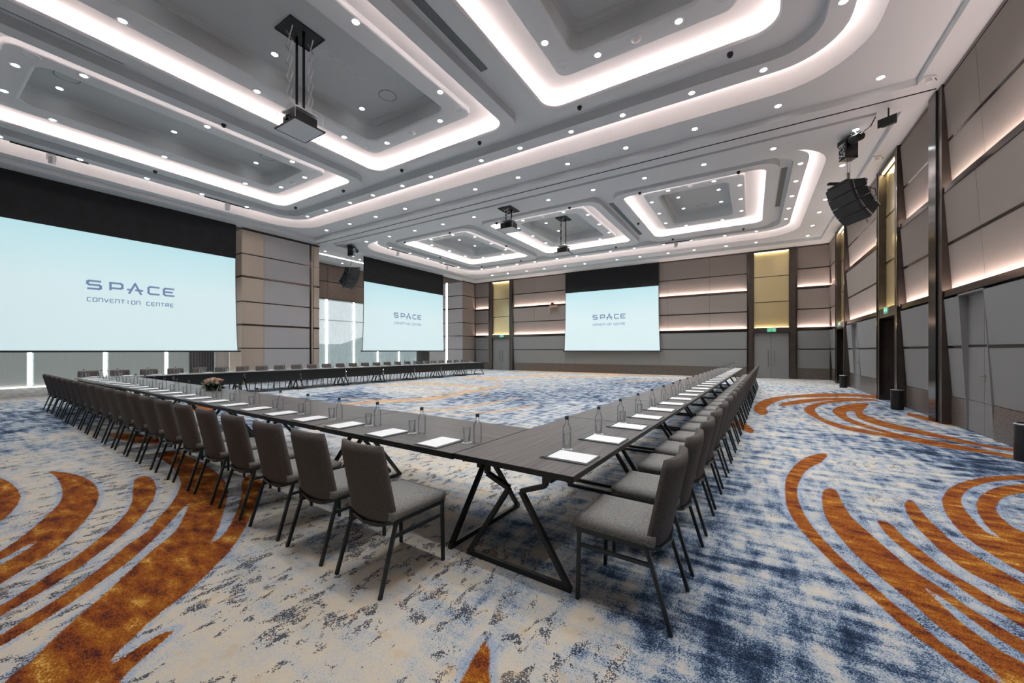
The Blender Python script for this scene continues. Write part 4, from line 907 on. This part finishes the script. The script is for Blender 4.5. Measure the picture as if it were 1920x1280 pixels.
# ---------------------------------------------------------------- line array loudspeakers on chain hoists
def line_array(x, y, ztop, drop, yaw, label, scale=1.0, chain=.9):
    t = thing('line_array_speaker', label, 'loudspeaker', (x, y, ztop), yaw); s = scale
    h = MB(); h.box(-.13, -.15, -.62, .13, .15, -.14); h.box(-.22, -.12, -.20, .22, .12, -.06); h.build('chain_hoist', M['black'], t, bevel=.015)
    h = MB(); h.tube((.18, -.05, -.20), (.46, -.05, -.24), .10, 12); h.build('hoist_motor', M['blackm'], t)
    c = MB(); random.seed(5)
    for i in range(24):
        a = Vector((random.uniform(-.12, .12), -.165, random.uniform(-.58, -.2))); b = Vector((random.uniform(-.12, .12), -.165, a.z - random.uniform(-.06, .10)))
        c.bar(a, b, .010, .01)
    c.build('cable_bundle', M['greyp'], t)
    c = MB(); c.tube((0, 0, -.06), (0, 0, 0), .012); c.tube((-.03, 0, -.62), (-.03, 0, -drop), .012); c.tube((.05, 0, -.62), (.05, 0, -drop), .008); c.box(-.06, -.03, -drop + .15, 0, .03, -drop + .33)
    c.build('lift_chain', M['chrome'], t)
    # boxes: front toward local -y, pitched progressively downward
    z = -drop - .02; yy = -.22; pitch = 0.06
    b = MB(); b.box(-.32, -.30, -drop - .02, .32, .22, -drop + .03); b.box(-.04, -.5, -drop + .02, .04, .32, -drop + .07); b.build('flying_frame', M['blackm'], t)
    top = Vector((0, -.28, z)); 
    hgt = .27 * s; dep = .46 * s; wd = .42 * s
    for i in range(4):
        pitch += .17
        dn = Vector((0, math.sin(pitch), -math.cos(pitch))); bk = Vector((0, math.cos(pitch), math.sin(pitch)))
        f0 = top; f1 = top + dn * hgt; k0 = f0 + bk * dep + dn * .03; k1 = f1 + bk * dep - dn * .05
        X = Vector((wd, 0, 0)); Xb = Vector((wd * .8, 0, 0))
        bx = MB(); bx.hexa([f0 - X, f0 + X, f1 + X, f1 - X, k0 - Xb, k0 + Xb, k1 + Xb, k1 - Xb]); o = bx.build('speaker_box', M['speak'], t, bevel=.008, seg=1)
        g_ = MB(); q = -bk * .006; e = dn * .015; Xg = Vector((wd - .02, 0, 0)); g_.hexa([f0 - Xg + e + q, f0 + Xg + e + q, f1 + Xg - e + q, f1 - Xg - e + q, f0 - Xg + e, f0 + Xg + e, f1 + Xg - e, f1 - Xg - e]); g_.build('grille', M['blackm'], o)
        for sx_ in (-1, 1):
            Xs = Vector((sx_ * (wd * .93 + .012), 0, 0)); r_ = MB().bar(f0 + Xs + bk * .08 + dn * .02, f1 + Xs + bk * .08 - dn * .02, .02, .03); r_.build('rigging_link', M['chrome'], o); r_ = MB().bar(k0 + Xs - bk * .07 + dn * .02, k1 + Xs - bk * .07 - dn * .02, .02, .03); r_.build('rigging_link', M['chrome'], o)
        top = f1 + dn * .012
    c = MB()
    for i in range(7):
        a = random.uniform(-.25, .25); P = [(a, .25 - .0 * i, -drop - .05 - .1 * i), (a + .05, .42, -drop - .12 - .11 * i), (a + .1, .40, -drop - .30 - .1 * i), (a, .28 + .04 * i, -drop - .36 - .1 * i)]
        c.path(P, .009, 5)
    c.build('speaker_cable', M['black'], t)
    return t
LA = line_array(2.16, 13.2, ZF, 1.28, R(-62), 'black line array loudspeaker hanging from the ceiling near the right wall', .98)
line_array(-17.95, 12.85, ZF, 1.30, R(112), 'black line array loudspeaker hanging left of the middle screen', 1.0)
cb = MB(); P = [(2.24, 12.98, 7.08), (2.26, 12.85, 6.96), (2.3, 12.6, 6.84), (2.42, 12.3, 6.84), (2.46, 12.08, 6.93)]; cb.path(P, .014, 6); pc = cb.build('power_cable', M['black'], LA); pc.matrix_parent_inverse = (Matrix.Translation((2.16, 13.2, ZF)) @ Matrix.Rotation(R(-62), 4, 'Z')).inverted()
# stage light by the right wall
t = thing('stage_light', 'black rectangular stage light with barn doors under the ceiling by the right wall', 'stage light', (2.62, 11.8, ZP - .01), R(-30)); t.scale = (.62, .62, .62)
MB().box(-.02, -.02, -.42, .02, .02, 0).build('stem', M['blackm'], t); MB().box(-.2, -.09, -.62, .2, .09, -.40).build('lamp_body', M['blackm'], t, bevel=.02)
MB().box(-.26, -.14, -.64, .26, -.10, -.36).build('barn_door', M['blackm'], t); MB().hexa([(-.2, -.12, -.62), (.2, -.12, -.62), (.2, -.32, -.74), (-.2, -.32, -.74), (-.2, -.12, -.63), (.2, -.12, -.63), (.2, -.32, -.75), (-.2, -.32, -.75)]).build('barn_door', M['blackm'], t)
MB().bar((-.2, 0, -.5), (.2, .02, -.45), .03, .03).build('yoke', M['chrome'], t)
for x, y, z, lb in ((3.0, 10.9, ZP, 'white track spotlight at the ceiling corner of the near right bay'), (3.0, 14.6, ZP, 'white track spotlight above the nearest gold panel in the right wall')):
    t = thing('track_spotlight', lb, 'spotlight', (x, y, z), .3)
    MB().box(-.10, -.06, -.05, .10, .06, 0).build('bracket', M['white'], t, bevel=.01); MB().tube((0, 0, -.05), (.0, -.02, -.13), .05, 14).build('lamp_head', M['white'], t); MB().path([(.1, 0, -.03), (.17, .05, -.06), (.2, .1, -.02)], .007).build('cord', M['black'], t)
# silver track spots on the left oval ring
for i, (u, ys0, lb) in enumerate(((-17.50, 2.5, 'silver spotlight on ceiling track above the left part of the large screen'), (-17.50, 7.0, 'silver spotlight on ceiling track above the right end of the large screen'), (-17.50, 15.6, 'silver spotlight on ceiling track above the near end of the middle screen'), (-17.50, 19.9, 'silver spotlight on ceiling track above the far end of the middle screen'), (-3.4, 22.15, 'silver spotlight on ceiling track above the right part of the back screen'))):
    t = thing('track_spotlight', lb, 'spotlight', (u, ys0, ZR - .03), 0 if i < 4 else R(90))
    MB().box(-.02, -.75, -.035, .02, .75, -.001).build('track', M['blackm'], t); MB().box(-.03, -.08, -.08, .03, .08, -.035).build('adapter', M['alu'], t)
    h = MB(); h.tube((0, 0, -.10), (-.06, .02, -.30), .075, 14); h.build('lamp_head', M['alu'], t); h = MB(); h.bar((0, -.09, -.08), (-.03, -.09, -.22), .02, .012); h.bar((0, .09, -.08), (-.03, .09, -.22), .02, .012); h.build('yoke', M['alu'], t)
# wall camera shelf, waste bins
t = thing('wall_camera', 'small black device on a wooden shelf on the back wall, left of the screen', 'camera', (-11.95, 25.03, 4.62))
MB().box(-.32, -.22, -.03, .32, 0, .09).build('shelf', mat('shelf_wood', (.42, .25, .17), .5), t); MB().box(-.22, -.16, .09, -.02, -.02, .30).build('camera_body', M['blackm'], t, bevel=.02); MB().tube((-.12, -.16, .2), (-.12, -.2, .2), .05, 12).build('lens', M['black'], t)
for x, y, lb in ((3.17, 13.55, 'black waste bin beside the nearest recessed doorway in the right wall'), (3.17, 20.3, 'black waste bin beside the farther recessed doorway, right wall'), (3.19, 8.12, 'black waste bin at the right edge of the photo')):
    t = thing('waste_bin', lb, 'bin', (x, y, 0))
    MB().lathe([(.0005, .0), (.125, .0), (.125, .50), (.105, .50), (.105, .46), (.0005, .46)], 20).build('bin_body', M['bin'], t, smooth=False); MB().lathe([(.128, .49), (.132, .50), (.128, .515), (.10, .515), (.10, .49)], 20).build('rim', M['chrome'], t)
